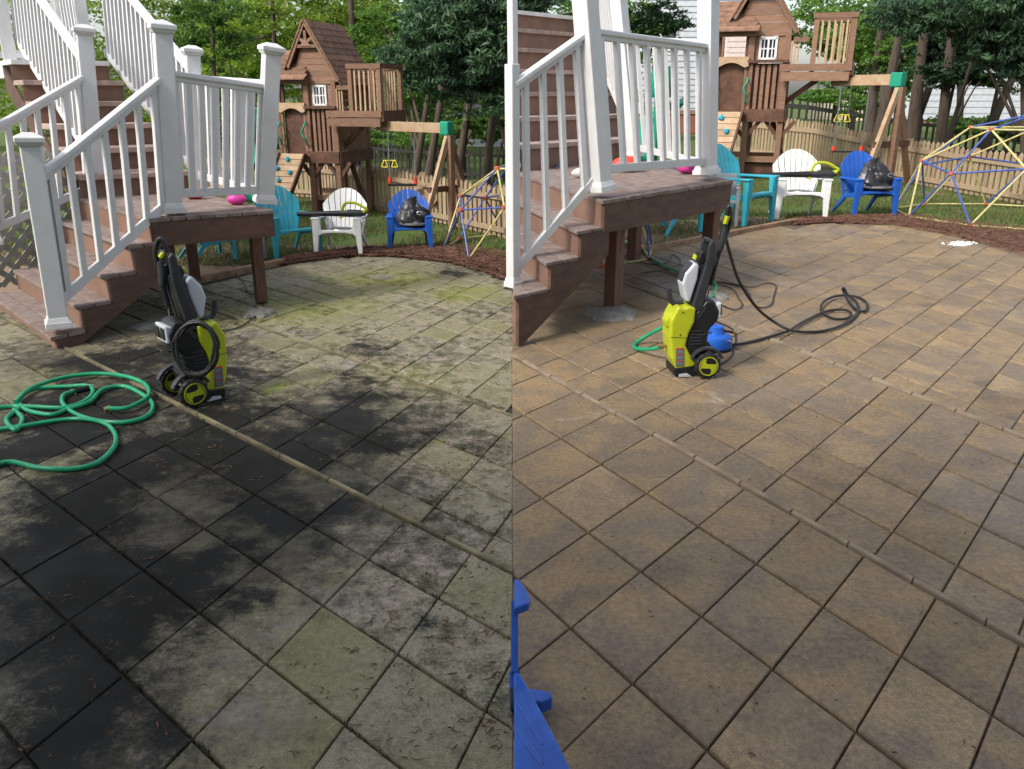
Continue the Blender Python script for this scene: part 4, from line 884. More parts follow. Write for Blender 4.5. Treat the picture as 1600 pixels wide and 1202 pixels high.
# ------------------------------------------------------------------ climbing domes (frames of a two-frequency icosahedron)
def dome(label, loc, rz, r, sy, sz):
    t = thing('climbing_dome', label, 'climbing dome', loc, rz, 1, 'climbing domes on the lawns')
    ico = [Vector((0, 0, 1))] + [Vector((math.cos(k * 1.2566) * .8944, math.sin(k * 1.2566) * .8944, .4472)) for k in range(5)] + [Vector((math.cos((k + .5) * 1.2566) * .8944, math.sin((k + .5) * 1.2566) * .8944, -.4472)) for k in range(5)]
    edges = [(i, j) for i in range(11) for j in range(i + 1, 11) if (ico[i] - ico[j]).length < 1.1]
    nodes = {('v', i): ico[i] for i in range(6)}; mids = {}
    for (i, j) in edges:
        m_ = (ico[i] + ico[j]).normalized()
        if m_.z > -.05: mids[(i, j)] = m_; nodes[('m', i, j)] = m_
    def sc_(v): return Vector((v.x * r, v.y * r * sy, max(v.z, 0) * r * sz))
    def strut(a, b_, m): MB().tube([sc_(a), sc_(b_)], .0095 * r, 7).build('strut', m, t)
    for (i, j), m_ in mids.items():
        for q in (i, j):
            if q < 6: strut(ico[q], m_, 'dome_blue')
    ks = list(mids.items())
    for a in range(len(ks)):
        for b_ in range(a + 1, len(ks)):
            if (ks[a][1] - ks[b_][1]).length < .66: strut(ks[a][1], ks[b_][1], 'yellow')
    for v in nodes.values(): MB().lathe([(.015, -.03), (.038, -.022), (.042, .0), (.038, .022), (.015, .03)], sc_(v), 10).build('hub', 'orange', t)
    return t
dome('yellow and blue climbing dome on the lawn beyond the stained patio', G(856, 388), R(58), 1.28, 1.15, .98)
dome('yellow and blue climbing dome on the lawn beyond the washed patio', G(1592, 338), R(58), 1.72, 1.15, .98)

# ------------------------------------------------------------------ pressure washers
def washer(label, loc, rz, sc, lean=0):
    t = thing('pressure_washer', label, 'pressure washer', loc, rz, sc, 'lime and black pressure washers')
    # +x is the lime front, wheels at x=0; width along y
    MB().prism([(.06, .06), (.225, .055), (.262, .14), (.285, .30), (.285, .44), (.262, .49), (.235, .545), (.19, .53), (.155, .545), (.10, .53), (.105, .42), (.14, .34), (.16, .24), (.12, .17), (.06, .11)], -.115, .115).build('front_shell', 'lime', t, bevel=.022, seg=3)
    MB().prism([(.22, .40), (.30, .37), (.31, .42), (.25, .51), (.22, .50)], -.06, .06).build('lance_clip', 'lime', t, bevel=.012)
    MB().prism([(.04, .01), (.235, .005), (.24, .07), (.06, .09)], -.12, .12).build('foot', 'black', t, bevel=.012)
    MB().prism([(.20, .0), (.10, .0), (.14, .028), (.20, .02)], -.128, .128).build('foot_trim', 'silver', t, bevel=.002)
    MB().prism([(-.02, .14), (.10, .13), (.16, .24), (.14, .36), (.11, .47), (.02, .58), (-.04, .58), (-.085, .50), (-.08, .42), (-.02, .36), (-.01, .27), (-.03, .2)], -.10, .10).build('pump_housing', 'black', t, bevel=.02, seg=3)
    for i in range(5): MB().box((.085, 0, .25 + i * .025), (.08, .212, .009)).build('vent_fin', 'grey_plastic', t)
    for s in (-1, 1):
        for (x, z) in ((.21, .33), (.20, .50), (.12, .30), (.03, .50), (.0, .30), (.06, .2)): MB().lathe([(.006, -.002), (.006, .003), (.001, .003)], (x, s * (.116 if x > .15 else .102), z), 8, 'Y').build('screw', 'grey_plastic', t)
        MB().prism([(.155, .30), (.283, .31), (.283, .314), (.155, .304)], s * .1155 - .001, s * .1155 + .001).build('seam', 'grey_plastic', t)
        MB().prism([(.02, .52), (.08, .44), (.09, .45), (.03, .54)], s * .102 - .003, s * .102 + .003).build('rib', 'grey_plastic', t)
        MB().prism([(-.04, .33), (.07, .31), (.07, .32), (-.04, .34)], s * .102 - .003, s * .102 + .003).build('rib', 'grey_plastic', t)
    # column frame, hollow grip at the top
    for s in (-1, 1):
        MB().prism([(.135, .50), (.05, .50), (-.015, .84), (-.02, 1.0), (.01, 1.03), (.035, .99), (.05, .84)], s * .085 - .016, s * .085 + .016).build('side_frame', 'grey_plastic', t, bevel=.012, seg=2)
    MB().tube([(.005, -.085, 1.005), (.005, .085, 1.005)], .019, 10).build('grip', 'black', t)
    MB().prism([(.14, .50), (.06, .50), (.02, .72), (.015, .86), (.045, .86), (.09, .70)], -.07, .07).build('back_panel', 'black', t, bevel=.008)
    MB().prism([(.135, .56), (.17, .57), (.205, .70), (.185, .78), (.12, .86), (.085, .84), (.09, .74)], -.072, .072).build('detergent_tank', 'silver', t, bevel=.018, seg=3)
    MB().prism([(.165, .70), (.215, .72), (.19, .80), (.125, .86), (.13, .78)], -.05, .05).build('tank_lid', 'grey_plastic', t, bevel=.012)
    MB().tube(smooth_path([(.17, 0, .55), (.24, 0, .545), (.27, 0, .58), (.285, 0, .66)], 5), .02, 8).build('cord_hook', 'grey_plastic', t)
    MB().prism([(.07, .84), (.095, .88), (.075, .93), (.045, .94), (.03, .86)], -.055, .055).build('switch_box', 'black', t, bevel=.012); MB().prism([(.115, .875), (.105, .91), (.09, .90), (.10, .87)], -.03, .03).build('dial', 'lime', t, bevel=.004)
    MB().prism([(-.10, .44), (-.04, .42), (-.03, .54), (-.10, .56)], -.09, .09).build('gun_holster', 'silver', t, bevel=.01)
    for y in (-.045, .045): MB().prism([(-.112, .47), (-.104, .46), (-.098, .535), (-.106, .54)], y - .03, y + .03).build('holster_slot', 'black', t)
    # label printed on the side of the shell
    for s in (-1, 1):
        lb = MB().prism([(.165, .085), (.228, .085), (.235, .225), (.175, .225)], s * .117 - .002, s * .117 + .002).build('label', 'label', t)
        for z in (.125, .175): MB().prism([(.172, z), (.231, z), (.231, z + .005), (.172, z + .005)], s * .1205 - .001, s * .1205 + .001).build('print_line', 'red', lb)
        MB().prism([(.174, .218), (.236, .218), (.236, .228), (.174, .228)], s * .1205 - .001, s * .1205 + .001).build('print_line', 'red', lb)
        for k in range(3):
            for j in range(3): MB().prism([(.18 + .002 * k, .098 + k * .046 + j * .009), (.222, .098 + k * .046 + j * .009), (.222, .101 + k * .046 + j * .009), (.18, .101 + k * .046 + j * .009)], s * .1205 - .001, s * .1205 + .0008).build('print_line', 'grey_resin', lb)
    # arch over the wheel
    for s in (-1, 1):
        pr = [(.115 * math.cos(a), .1 + .115 * math.sin(a)) for a in [R(20 + k * 14) for k in range(11)]]; pr2 = [(.135 * math.cos(a), .1 + .135 * math.sin(a)) for a in [R(160 - k * 14) for k in range(11)]]
        MB().prism(pr + pr2, s * .13 - .025, s * .13 + .025).build('wheel_arch', 'grey_plastic', t, bevel=.005)
    MB().tube([(0, -.16, .1), (0, .16, .1)], .012, 8).build('axle', 'steel', t)
    for s in (-1, 1):
        y = s * .165
        wh = MB().lathe([(.055, -.024), (.078, -.026), (.092, -.02), (.098, -.008), (.098, .008), (.092, .02), (.078, .026), (.055, .024)], (0, y, .1), 32, 'Y').build('wheel', 'black_rubber', t)
        b = MB()
        for k in range(26):
            a = k / 26 * 6.283; b.box((.0975 * math.cos(a), y + (.012 if k % 2 else -.012), .1 + .0975 * math.sin(a)), (.012, .024, .008), Matrix.Rotation(-a, 3, 'Y'))
        b.build('tread_blocks', 'black_rubber', wh)
        for face in (1, -1):
            yo = y + face * .0245
            # hub: dark disc, lime ring and an S-shaped swirl
            MB().lathe([(.075, -.003), (.076, .003), (.001, .004)], (0, yo, .1), 32, 'Y').build('hub_disc', 'black', wh)
            ring = MB(); n = 40
            for k in range(n):
                a = k / n * 6.283
                for rr, dy in ((.066, 0), (.073, 0), (.073, .006), (.066, .006)): ring.v.append((rr * math.cos(a), yo + face * dy, .1 + rr * math.sin(a)))
            ring.f = [(k * 4 + j, k * 4 + (j + 1) % 4, ((k + 1) % n) * 4 + (j + 1) % 4, ((k + 1) % n) * 4 + j) for k in range(n) for j in range(4)]
            ring.build('hub_ring', 'lime', wh)
            sw = []
            L1, L2 = [], []
            for k in range(19):
                q = -1 + 2 * k / 18; cxx = .026 * math.sin(q * math.pi) ; zz = q * .060; half = .022 * (1 - .55 * abs(q) ** 3) + .004
                ang = R(-35); 
                for lst, sg in ((L1, 1), (L2, -1)):
                    X, Z = cxx + sg * half, zz; lst.append((X * math.cos(ang) - Z * math.sin(ang), .1 + X * math.sin(ang) + Z * math.cos(ang)))
            MB().prism(L1 + L2[::-1], min(yo, yo + face * .007), max(yo, yo + face * .007)).build('hub_swirl', 'lime', wh)
            for sg in (1, -1):
                arc = [(.052 * math.cos(a), .1 + .052 * math.sin(a)) for a in [R(q + (0 if sg > 0 else 180)) for q in range(-20, 75, 10)]]
                arc2 = [(.060 * math.cos(a), .1 + .060 * math.sin(a)) for a in [R(q + (0 if sg > 0 else 180)) for q in range(70, -25, -10)]]
                MB().prism(arc + arc2, min(yo, yo + face * .006), max(yo, yo + face * .006)).build('hub_swirl', 'lime', wh)
    return t
S1 = .99; WL = G(290, 626)
washL = washer('lime and black pressure washer with a coiled black hose, on the stained patio', WL, R(42), (1.0, 1.0, 1.0)); washL.scale = (S1, S1, S1)
WR = G(1093, 580); washR = washer('lime and black pressure washer with its lime side showing, on the washed patio', WR, R(180 + 6), 1.0); washR.scale = (.97, .97, .97)
def wl(px, py, dy=0): return D(px, py, WL.y + dy)
def wr(px, py, dy=0): return D(px, py, WR.y + dy)
# coil of black hose hanging on the near side of the left washer
t = thing('pressure_hose', 'thick black hose coiled on the side of the washer on the stained patio', 'hose', wl(308, 545, -.2), absolute=True)
b = MB()
for r_, dy, ph in ((1.0, -.17, 0), (.93, -.2, .6), (.87, -.16, 1.4)):
    b.tube([wl(306 + 34 * r_ * math.cos(a / 30 * 6.283 + ph) + 2 * math.sin(a * .7), 545 + 44 * r_ * math.sin(a / 30 * 6.283 + ph), dy + .015 * math.sin(a / 5)) for a in range(31)], .010, 8)
b.build('coil', 'black_rubber', t)
# spray guns with lances
def spray_gun(label, path, W, grip, trig):
    t = thing('spray_gun', label, 'spray gun', W(*path[0]), absolute=True)
    MB().tube([W(*p) for p in path[2:4]], [.017, .020], 10).build('lance', 'black', t); MB().tube([W(*p) for p in path[3:]], .006, 6).build('nozzle_tube', 'steel', t)
    MB().tube(smooth_path([W(*p) for p in grip], 5), .017, 9).build('handle', 'black', t); MB().tube([W(*p) for p in trig], [.02, .017], 8).build('trigger', 'lime', t)
    MB().tube([W(*path[0]), W(*path[1]), W(*path[2])], [.022, .03, .022], 10).build('body', 'grey_plastic', t)
spray_gun('black spray gun with lime trigger holstered on the washer, stained patio', [(250, 408, -.02), (253, 418, -.02), (254, 445, -.02), (263, 480, -.02), (266, 503, -.02)], wl,
          [(247, 418, -.02), (243, 392, -.02), (249, 374, -.02), (257, 380, -.02), (262, 402, -.02), (262, 414, -.02), (250, 414, -.02)], [(251, 402, -.02), (256, 395, -.02)])
spray_gun('black spray gun and lance standing upright against the washer, washed patio', [(1134, 348, .1), (1131, 368, .1), (1124, 392, .1), (1109, 445, .1), (1103, 478, .1)], wr,
          [(1126, 375, .1), (1134, 340, .1), (1139, 322, .1), (1141, 340, .1), (1136, 362, .1), (1128, 378, .1)], [(1137, 338, .06), (1133, 350, .06)])
# blue surface cleaner lying behind the right washer
c = G(1117, 545); t = thing('surface_cleaner', 'round blue surface cleaner behind the washer on the washed patio', 'surface cleaner', c, 0, 1)
MB().lathe([(.118, .0), (.13, .01), (.134, .07), (.125, .10), (.10, .115), (.07, .12), (.06, .15), (.058, .175), (.045, .185), (.02, .187)], (0, 0, .012), 32).build('deck_shell', 'blue', t)
MB().lathe([(.12, 0), (.128, .0), (.128, .014), (.12, .014)], (0, 0, 0), 32).build('brush_skirt', 'black', t)
MB().tube([(-.02, 0, .185), (.05, -.02, .16), (.13, -.03, .145)], .011, 8).build('coupling', 'black', t); MB().tube([(.13, -.03, .145), (.155, -.03, .145)], .015, 10).build('connector', 'brass', t)
MB().prism([(.045, .105), (.10, .09), (.10, .094), (.045, .109)], -.11, -.04).build('label', 'silver', t)

# ------------------------------------------------------------------ hoses and cords on the ground
def ghose(name, label, px, r, m, n=6, zs=None, cat='hose', lift=0):
    pts = [G(x, y, r + lift + (zs[i] if zs else .0)) for i, (x, y) in enumerate(px)]
    for p in pts: pass
    return tag(MB().tube(smooth_path(pts, n), r, 8).build(name, m), label, cat)
root = thing('garden_hose', 'bright green garden hose looped on the stained patio', 'hose', G(130, 640), absolute=True)
HR_ = .0145
l1 = [(-40, 742), (10, 722), (60, 731), (110, 733), (150, 724), (176, 702), (181, 682), (168, 664), (143, 656), (110, 655), (70, 660), (20, 668), (-30, 672), (-45, 655), (-20, 640), (30, 636), (10, 655), (24, 672), (35, 655), (22, 640)]
l2 = [(22, 640), (45, 612), (95, 592), (150, 585), (195, 588), (228, 602), (233, 620), (215, 634), (190, 645), (168, 652)]
l2 = [(24, 628), (50, 606), (100, 590), (150, 584), (195, 588), (226, 600), (233, 616), (220, 628), (195, 638), (170, 638)]
l3 = [(24, 634), (60, 636), (100, 637), (130, 628), (145, 614), (138, 603), (105, 604), (60, 607), (38, 616), (30, 630), (45, 642), (80, 648), (105, 640), (140, 628), (160, 609), (195, 604), (225, 618), (239, 633), (230, 650), (195, 660), (150, 657), (115, 645), (98, 630), (100, 617), (118, 611)]
for L_ in (l1, l3): MB().tube(smooth_path([G(x, y, HR_ + .004 * (k % 3)) for k, (x, y) in enumerate(L_)], 7), HR_, 9).build('hose_run', 'hose', root)
MB().tube(smooth_path([G(x, y, HR_ + .024) for x, y in l2], 7), HR_, 9).build('hose_run', 'hose', root)
MB().tube([G(172, 637, .03), G(163, 641, .022)], .017, 8).build('coupling', 'brass', root); MB().tube([G(118, 611, .02), G(138, 606, .02)], .02, 8).build('grip_sleeve', 'black', root); MB().tube([G(138, 606, .02), G(144, 603, .02)], .017, 8).build('coupling', 'steel', root)
# right yard
ghose('garden_hose', 'green hose entering the washer from the left, washed patio', [(1040, 541), (1022, 545), (1000, 546), (991, 542), (995, 535), (1012, 524), (1035, 512)], .016, 'hose', zs=[.10, .07, .01, 0, 0, .06, .14])
MB_ = MB().tube([wr(1028, 541, -.02), wr(1042, 540, -.02)], .016, 8); tag(MB_.build('hose_coupling', 'brass'), 'brass hose coupling on the lime front of the washer, washed patio', 'coupling')
ghose('garden_hose', 'green hose crossing the shade behind the deck leg, washed patio', [(960, 372), (985, 382), (1005, 392), (1025, 408), (1045, 419), (1070, 428)], .018, 'hose')
ghose('garden_hose', 'short green hose loop beside the deck footing, washed patio', [(1100, 470), (1114, 462), (1118, 448), (1112, 438)], .016, 'hose', zs=[.1, .03, .05, .12])
ph = [D(1134, 372, WR.y + .15), D(1142, 402, WR.y + .4), D(1155, 440, WR.y + .7), D(1180, 478, WR.y + .85)]
ph = [Vector(p) for p in ph] + [G(x, y, .012 + z) for x, y, z in ((1205, 500, .09), (1235, 516, .02), (1270, 519, 0), (1300, 514, 0), (1325, 503, 0), (1340, 488, .0), (1338, 472, .02), (1325, 461, .05), (1318, 450, .12), (1318, 456, .08), (1328, 474, .03), (1342, 486, .0), (1354, 484, 0), (1353, 472, 0), (1335, 463, 0), (1305, 463, .01), (1286, 473, .02), (1284, 487, .0), (1300, 497, 0), (1322, 498, 0), (1330, 490, .01), (1318, 484, .01), (1290, 487, 0), (1255, 503, .0), (1232, 517, .01), (1200, 527, 0), (1165, 536, 0), (1120, 542, .02), (1100, 545, .06))]
tag(MB().tube(smooth_path(ph, 6), .0125, 8).build('pressure_hose', 'black_rubber'), 'long black hose looping over the washed paving to the washer', 'hose')
ghose('power_cord', 'thin black cord in wide loops beyond the washed patio washer', [(1108, 440), (1130, 441), (1155, 446), (1175, 449), (1195, 443), (1212, 446), (1209, 462), (1205, 476), (1190, 481), (1176, 474), (1172, 462), (1165, 452), (1140, 444), (1120, 443), (1145, 452), (1155, 468), (1160, 476), (1150, 484), (1130, 478), (1113, 466)], .006, 'cable', cat='cord')
ghose('power_cord', 'thin black cord in the shade under the washed patio landing', [(985, 440), (1000, 428), (1022, 424), (1040, 421), (1060, 414), (1062, 405), (1050, 398), (1045, 408), (1025, 414), (1000, 410)], .006, 'cable', cat='cord')
ghose('power_cord', 'short cord loop round the blue surface cleaner', [(1106, 560), (1115, 568), (1130, 567), (1143, 556), (1146, 545), (1150, 530), (1145, 515), (1125, 505), (1108, 500)], .006, 'cable', cat='cord')
ghose('power_cord', 'thin black cord running past the deck legs, stained patio', [(355, 405), (366, 415), (369, 428), (380, 440), (390, 458), (400, 462), (412, 478), (405, 488), (385, 505), (365, 514), (345, 518)], .006, 'cable', cat='cord')

# ------------------------------------------------------------------ toys on the landings, residue, near chair
def ball(name, label, Q, s, t, r, m, cat, sx=1, rows=10):
    c = Q(s, t); b = MB(); n = 16; c = Vector((c.x, c.y, c.z))
    for j in range(rows + 1):
        v = j / rows * math.pi
        for i in range(n):
            a = i / n * 6.283; rr = r * (1 + .14 * noise.noise(Vector((math.cos(a) * 2, math.sin(a) * 2, v * 1.3 + r * 40)))); b.v.append((c.x + rr * math.sin(v) * math.cos(a) * sx, c.y + rr * math.sin(v) * math.sin(a), c.z + r * .75 - rr * .75 * math.cos(v)))
    b.f = [(j * n + i, j * n + (i + 1) % n, (j + 1) * n + (i + 1) % n, (j + 1) * n + i) for j in range(rows) for i in range(n)]; b.sm = True
    return tag(b.build(name, m), label, cat)
ball('toy_bucket', 'magenta toy under the rail on the stained patio landing', LQ, .93, .26, .075, 'magenta', 'toy', 1.3); ball('toy', 'red toy behind the balusters on the stained patio landing', LQ, .80, .62, .07, 'toy_red', 'toy', 1.6)
ball('toy_bucket', 'magenta toy under the rail on the washed patio landing', RQ, .93, .28, .10, 'magenta', 'toy', 1.3); ball('toy', 'red toy behind the balusters on the washed patio landing', RQ, .60, .55, .12, 'toy_red', 'toy', 1.5)
ball('sandals', 'pale cream shoe-like toy at the foot of the washed patio upper steps', RQ, .22, .55, .07, 'trim', 'toy', 1.6)
b = MB()
for _ in range(150):
    x, y = random.gauss(1499, 10), random.gauss(381, 1.7); p = G(x, y, -.014 + random.uniform(0, .006)); r_ = random.uniform(.006, .022)
    b.add([p + Vector((r_ * math.cos(a), r_ * math.sin(a), 0)) for a in (0, 1.3, 2.5, 3.9, 5.1)] + [p + Vector((0, 0, .015))], [(i, (i + 1) % 5, 5) for i in range(5)])
tag(b.build('white_residue', 'foam'), 'white crumbs scattered at the mulch edge of the washed patio', 'residue', kind='stuff')
# corner of a blue chair close to the camera, standing at the joint between the two pavings
t = thing('garden_chair', 'blue fan-back chair cut off at the near corner of the washed patio', 'chair', G(815, 1180), absolute=True)
def nb(pts, z, th, nm, m='blue_paint'): MB().slab([G(x, y, z) for x, y in pts], th).build(nm, m, t, bevel=.006, seg=3)
nb([(803, 903), (813, 906), (824, 922), (829, 934), (826, 942), (803, 951)], .50, .03, 'armrest')
nb([(803, 1043), (815, 1056), (840, 1100), (866, 1148), (894, 1205), (915, 1260), (803, 1260)], .34, .04, 'seat')
nb([(803, 1075), (838, 1076), (862, 1081), (863, 1090), (846, 1097), (803, 1092)], .08, .05, 'front_leg')
for (pts_, z_) in (([(803, 1070), (812, 1075), (850, 1160), (846, 1164), (803, 1090)], .344), ([(803, 1120), (850, 1190), (846, 1196), (803, 1140)], .344)): nb(pts_, z_, .008, 'slat')
MB().bar(G(804, 940, .475), G(804, 1052, .32), .022, .06, (1, 0, 0)).build('arm_support', 'blue_paint', t, bevel=.004)
MB().bar(G(804, 1062, .30), G(804, 1100, -.005), .03, .05, (1, 0, 0)).build('rear_leg', 'blue_paint', t)

# pine needles and twigs
def litter(name, n, boxes, z, lab, seed, L=(.01, .05), m='debris'):
    r = random.Random(seed); b = MB(); prev = None
    for _ in range(n):
        (x0, y0, x1, y1) = r.choice(boxes); x, y = r.uniform(x0, x1), r.uniform(y0, y1); p = G(x, y, z + .003)
        if r.random() < .5 and prev is not None: p = prev + Vector((r.gauss(0, .03), r.gauss(0, .03), 0))
        prev = p; a = r.uniform(0, 6.28); ln = r.uniform(*L); cv = r.uniform(-1, 1)
        q0, q1, q2 = p, p + Vector((math.cos(a), math.sin(a), r.uniform(0, .15))) * ln, p + Vector((math.cos(a + cv), math.sin(a + cv), r.uniform(0, .1))) * ln * 2; wd = r.uniform(.0012, .0028)
        s = Vector((-math.sin(a), math.cos(a), 0)) * wd; h = Vector((0, 0, wd * 1.5)); b.add([q0 - s, q0 + s, q0 + h, q1 - s, q1 + s, q1 + h, q2], [(0, 3, 5, 2), (2, 5, 4, 1), (3, 6, 5), (5, 6, 4)])
    return tag(b.build(name, m), lab, 'litter', kind='stuff')
litter('pine_needles', 560, [(0, 700, 800, 1190), (500, 800, 800, 1190), (560, 850, 800, 1190), (250, 560, 790, 800)], .002, 'dry pine needles and twigs strewn over the stained paving', 5, (.004, .026))
litter('pine_needles', 160, [(810, 560, 1580, 1180)], .002, 'few dark needles on the washed paving', 6, (.004, .012))

b = MB(); rr_ = random.Random(12)
for _ in range(1500):
    near = rr_.random() < .55; u = rr_.choice([-2, -1, 0, 1, 2, 3]) if near else rr_.choice([3.6, 4.5, 5.42, 6.36, 7.4, 8.48]); v = rr_.uniform(-8, 4)
    if rr_.random() < .5: u, v = (rr_.uniform(-3, 3), rr_.randint(-8, 4)) if near else (rr_.uniform(3.1, 7.2), -2.53 + .925 * rr_.randint(-8, 6))
    q = gp(HL, u, v)
    if q is None or not (0 < q[0] < 796 and 470 < q[1] < 1195) or noise.noise(Vector((u * .6, v * .6, 5))) < -.05: continue
    for k in range(5):
        p = G(q[0], q[1], -.008) + Vector((rr_.gauss(0, .012), rr_.gauss(0, .012), 0)); a = rr_.uniform(0, 6.28); h = rr_.uniform(.003, .009); d = Vector((math.cos(a), math.sin(a), 0)) * rr_.uniform(.002, .005)
        b.add([p - d, p + d, p + Vector((d.y, -d.x, h / 1)) + Vector((0, 0, h))], [(0, 1, 2)])
tag(b.build('moss', 'moss_green'), 'tiny tufts of moss and weed in the joints of the stained paving', 'moss', kind='stuff')

# ------------------------------------------------------------------ houses behind
def house(name, label, px0, px1, ytop, ybase, Y, m, roof=None, found=True, lap=.16, win=(), depth=7):
    a, b_ = D(px0, ybase, Y), D(px1, ybase, Y); zt = D(px0, ytop, Y).z; z0 = a.z; root = thing(name, label, 'house', Vector(((a.x + b_.x) / 2, Y, 0)), absolute=True)
    MB().box(((a.x + b_.x) / 2, Y + depth / 2, (zt + z0) / 2), (b_.x - a.x, depth, zt - z0)).build('wall', m, root)
    n = int((zt - z0) / lap)
    for i in range(min(n, 60)):
        z = z0 + i * lap; MB().add([(a.x, Y - .05, z), (b_.x, Y - .05, z), (b_.x, Y - .012, z + lap), (a.x, Y - .012, z + lap), (a.x, Y, z), (b_.x, Y, z)], [(0, 1, 2, 3), (0, 4, 5, 1)]).build('siding_board', m, root)
    if found: MB().box(((a.x + b_.x) / 2, Y + depth / 2 + .02, z0 / 2 - .02), (b_.x - a.x - .1, depth, z0)).build('foundation', 'brick', root)
    for (x, y, x2, y2) in win:
        p, q = D(x, y2, Y), D(x2, y, Y); w_ = MB().box(((p.x + q.x) / 2, Y - .05, (p.z + q.z) / 2), (q.x - p.x, .08, q.z - p.z)).build('window', 'trim', root)
        MB().box(((p.x + q.x) / 2, Y - .095, (p.z + q.z) / 2), ((q.x - p.x) * .8, .02, (q.z - p.z) * .85)).build('pane', 'pane', w_)
    if roof:
        rz = D(px0, roof, Y).z; cx = (a.x + b_.x) / 2
        MB().add([(a.x - .4, Y - .4, zt), (b_.x + .4, Y - .4, zt), (b_.x + .4, Y + depth / 2, rz), (a.x - .4, Y + depth / 2, rz), (a.x - .4, Y + depth + .4, zt), (b_.x + .4, Y + depth + .4, zt)], [(0, 1, 2, 3), (3, 2, 5, 4), (0, 3, 4), (1, 5, 2), (0, 4, 5, 1)]).build('roof', 'roof', root)
    return root
house('house', 'white-sided house behind the dark trunks, left yard', 705, 830, 120, 262, 36, 'siding', found=True, lap=.2, roof=90)
house('house', 'small pale house with grey roof above the balcony, left yard', 548, 625, 100, 200, 60, 'siding', found=False, roof=60, win=((575, 112, 590, 130),))
house('house', 'white-sided house on a brick foundation behind the dark trunks, right yard', 1430, 1720, 60, 187, 62, 'siding', found=True, lap=.42, roof=-40)
house('house', 'cream-sided house seen through the balusters, right yard', 1000, 1122, -60, 178, 48, 'siding', found=True, lap=.3, win=((1030, 30, 1060, 80),))
house('house', 'pale pink house seen through the playset opening, right yard', 1130, 1200, 20, 150, 70, 'siding_pink', found=False, roof=-20, lap=.4)

t = thing('house', 'tall white-sided home behind the viewer that the decks belong to', 'house', (-4, -7, 0))
MB().box((-6, 0, 4.0), (34, 11, 8.0)).build('wall', 'siding', t)
MB().add([(-24, -6.2, 8), (12, -6.2, 8), (12, 0, 10.2), (-24, 0, 10.2), (-24, 6.2, 8), (12, 6.2, 8)], [(0, 1, 2, 3), (3, 2, 5, 4), (0, 3, 4), (1, 5, 2), (0, 4, 5, 1)]).build('roof', 'roof', t)

# ------------------------------------------------------------------ trees
def leaf_cloud(name, m, parent, clumps, n, size, seed, droop=0, aspect=.55, dense=1.0):
    r = np.random.default_rng(seed); tot = sum(c[3] * c[4] * c[5] for c in clumps); V = []; 
    for (cx, cy, cz, rx, ry, rz) in clumps:
        k = max(8, int(n * rx * ry * rz / tot)); K = int(dense * 58)
        c0 = r.normal(size=(K, 3)); c0 /= np.linalg.norm(c0, axis=1)[:, None]; c0 *= (r.uniform(.1, 1, K) ** .4)[:, None]
        pick = r.integers(0, K, k); sg = r.uniform(.05, .15, K)
        p = c0[pick] + r.normal(size=(k, 3)) * sg[pick][:, None] * np.array([1.15, 1.0, .62]); V.append(p * np.array([rx, ry, rz]) + np.array([cx, cy, cz]))
    P = np.concatenate(V); k = len(P); a = r.normal(size=(k, 3)); a[:, 2] *= .6; a[:, 2] -= droop; a /= np.linalg.norm(a, axis=1)[:, None]
    b_ = np.cross(a, r.normal(size=(k, 3))); b_ /= np.linalg.norm(b_, axis=1)[:, None]; s = size * r.uniform(.6, 1.3, k)[:, None]
    v = np.stack([P - a * s, P + b_ * s * aspect, P + a * s, P - b_ * s * aspect], 1).reshape(-1, 3)
    me = bpy.data.meshes.new(name); me.vertices.add(len(v)); me.vertices.foreach_set('co', v.ravel().astype(np.float32)); me.loops.add(4 * k); me.loops.foreach_set('vertex_index', np.arange(4 * k, dtype=np.int32))
    me.polygons.add(k); me.polygons.foreach_set('loop_start', np.arange(0, 4 * k, 4, dtype=np.int32)); me.update(); me.validate(); me.materials.append(M[m])
    o = bpy.data.objects.new(name, me); C.objects.link(o); o.parent = parent; return o
def tree(label, base, pts, r0, crown, m, n, size, seed, group, droop=0, aspect=.55, name='tree', limbs=4):
    """base: ground point; pts: trunk offsets; crown: clumps relative to the base"""
    t = thing(name, label, 'tree', base, group=group); rnd = random.Random(seed); P = smooth_path([Vector(p) for p in pts], 4); rr = [r0 * (1.25 if i == 0 else 1) * (1 - .65 * i / (len(P) - 1)) for i in range(len(P))]
    tk = MB().tube(P, rr, 12).build('trunk', 'bark', t)
    lm = MB(); top = P[-1]
    for i in range(limbs):
        s = P[int(len(P) * rnd.uniform(.35, .95))]; c = rnd.choice(crown) if crown else (top.x, top.y, top.z + 1, 1, 1, 1); e = Vector((c[0] + rnd.uniform(-.5, .5) * c[3], c[1], c[2] + rnd.uniform(-.3, .4) * c[5]))
        q = smooth_path([s, s.lerp(e, .5) + Vector((0, 0, .15 * (e - s).length)), e], 4); lm.tube(q, [r0 * .35 * (1 - .75 * k / (len(q) - 1)) for k in range(len(q))], 6)
    if limbs: lm.build('limb', 'bark', tk)
    if crown: leaf_cloud('crown', m, t, crown, n, size, seed, droop, aspect)
    return t
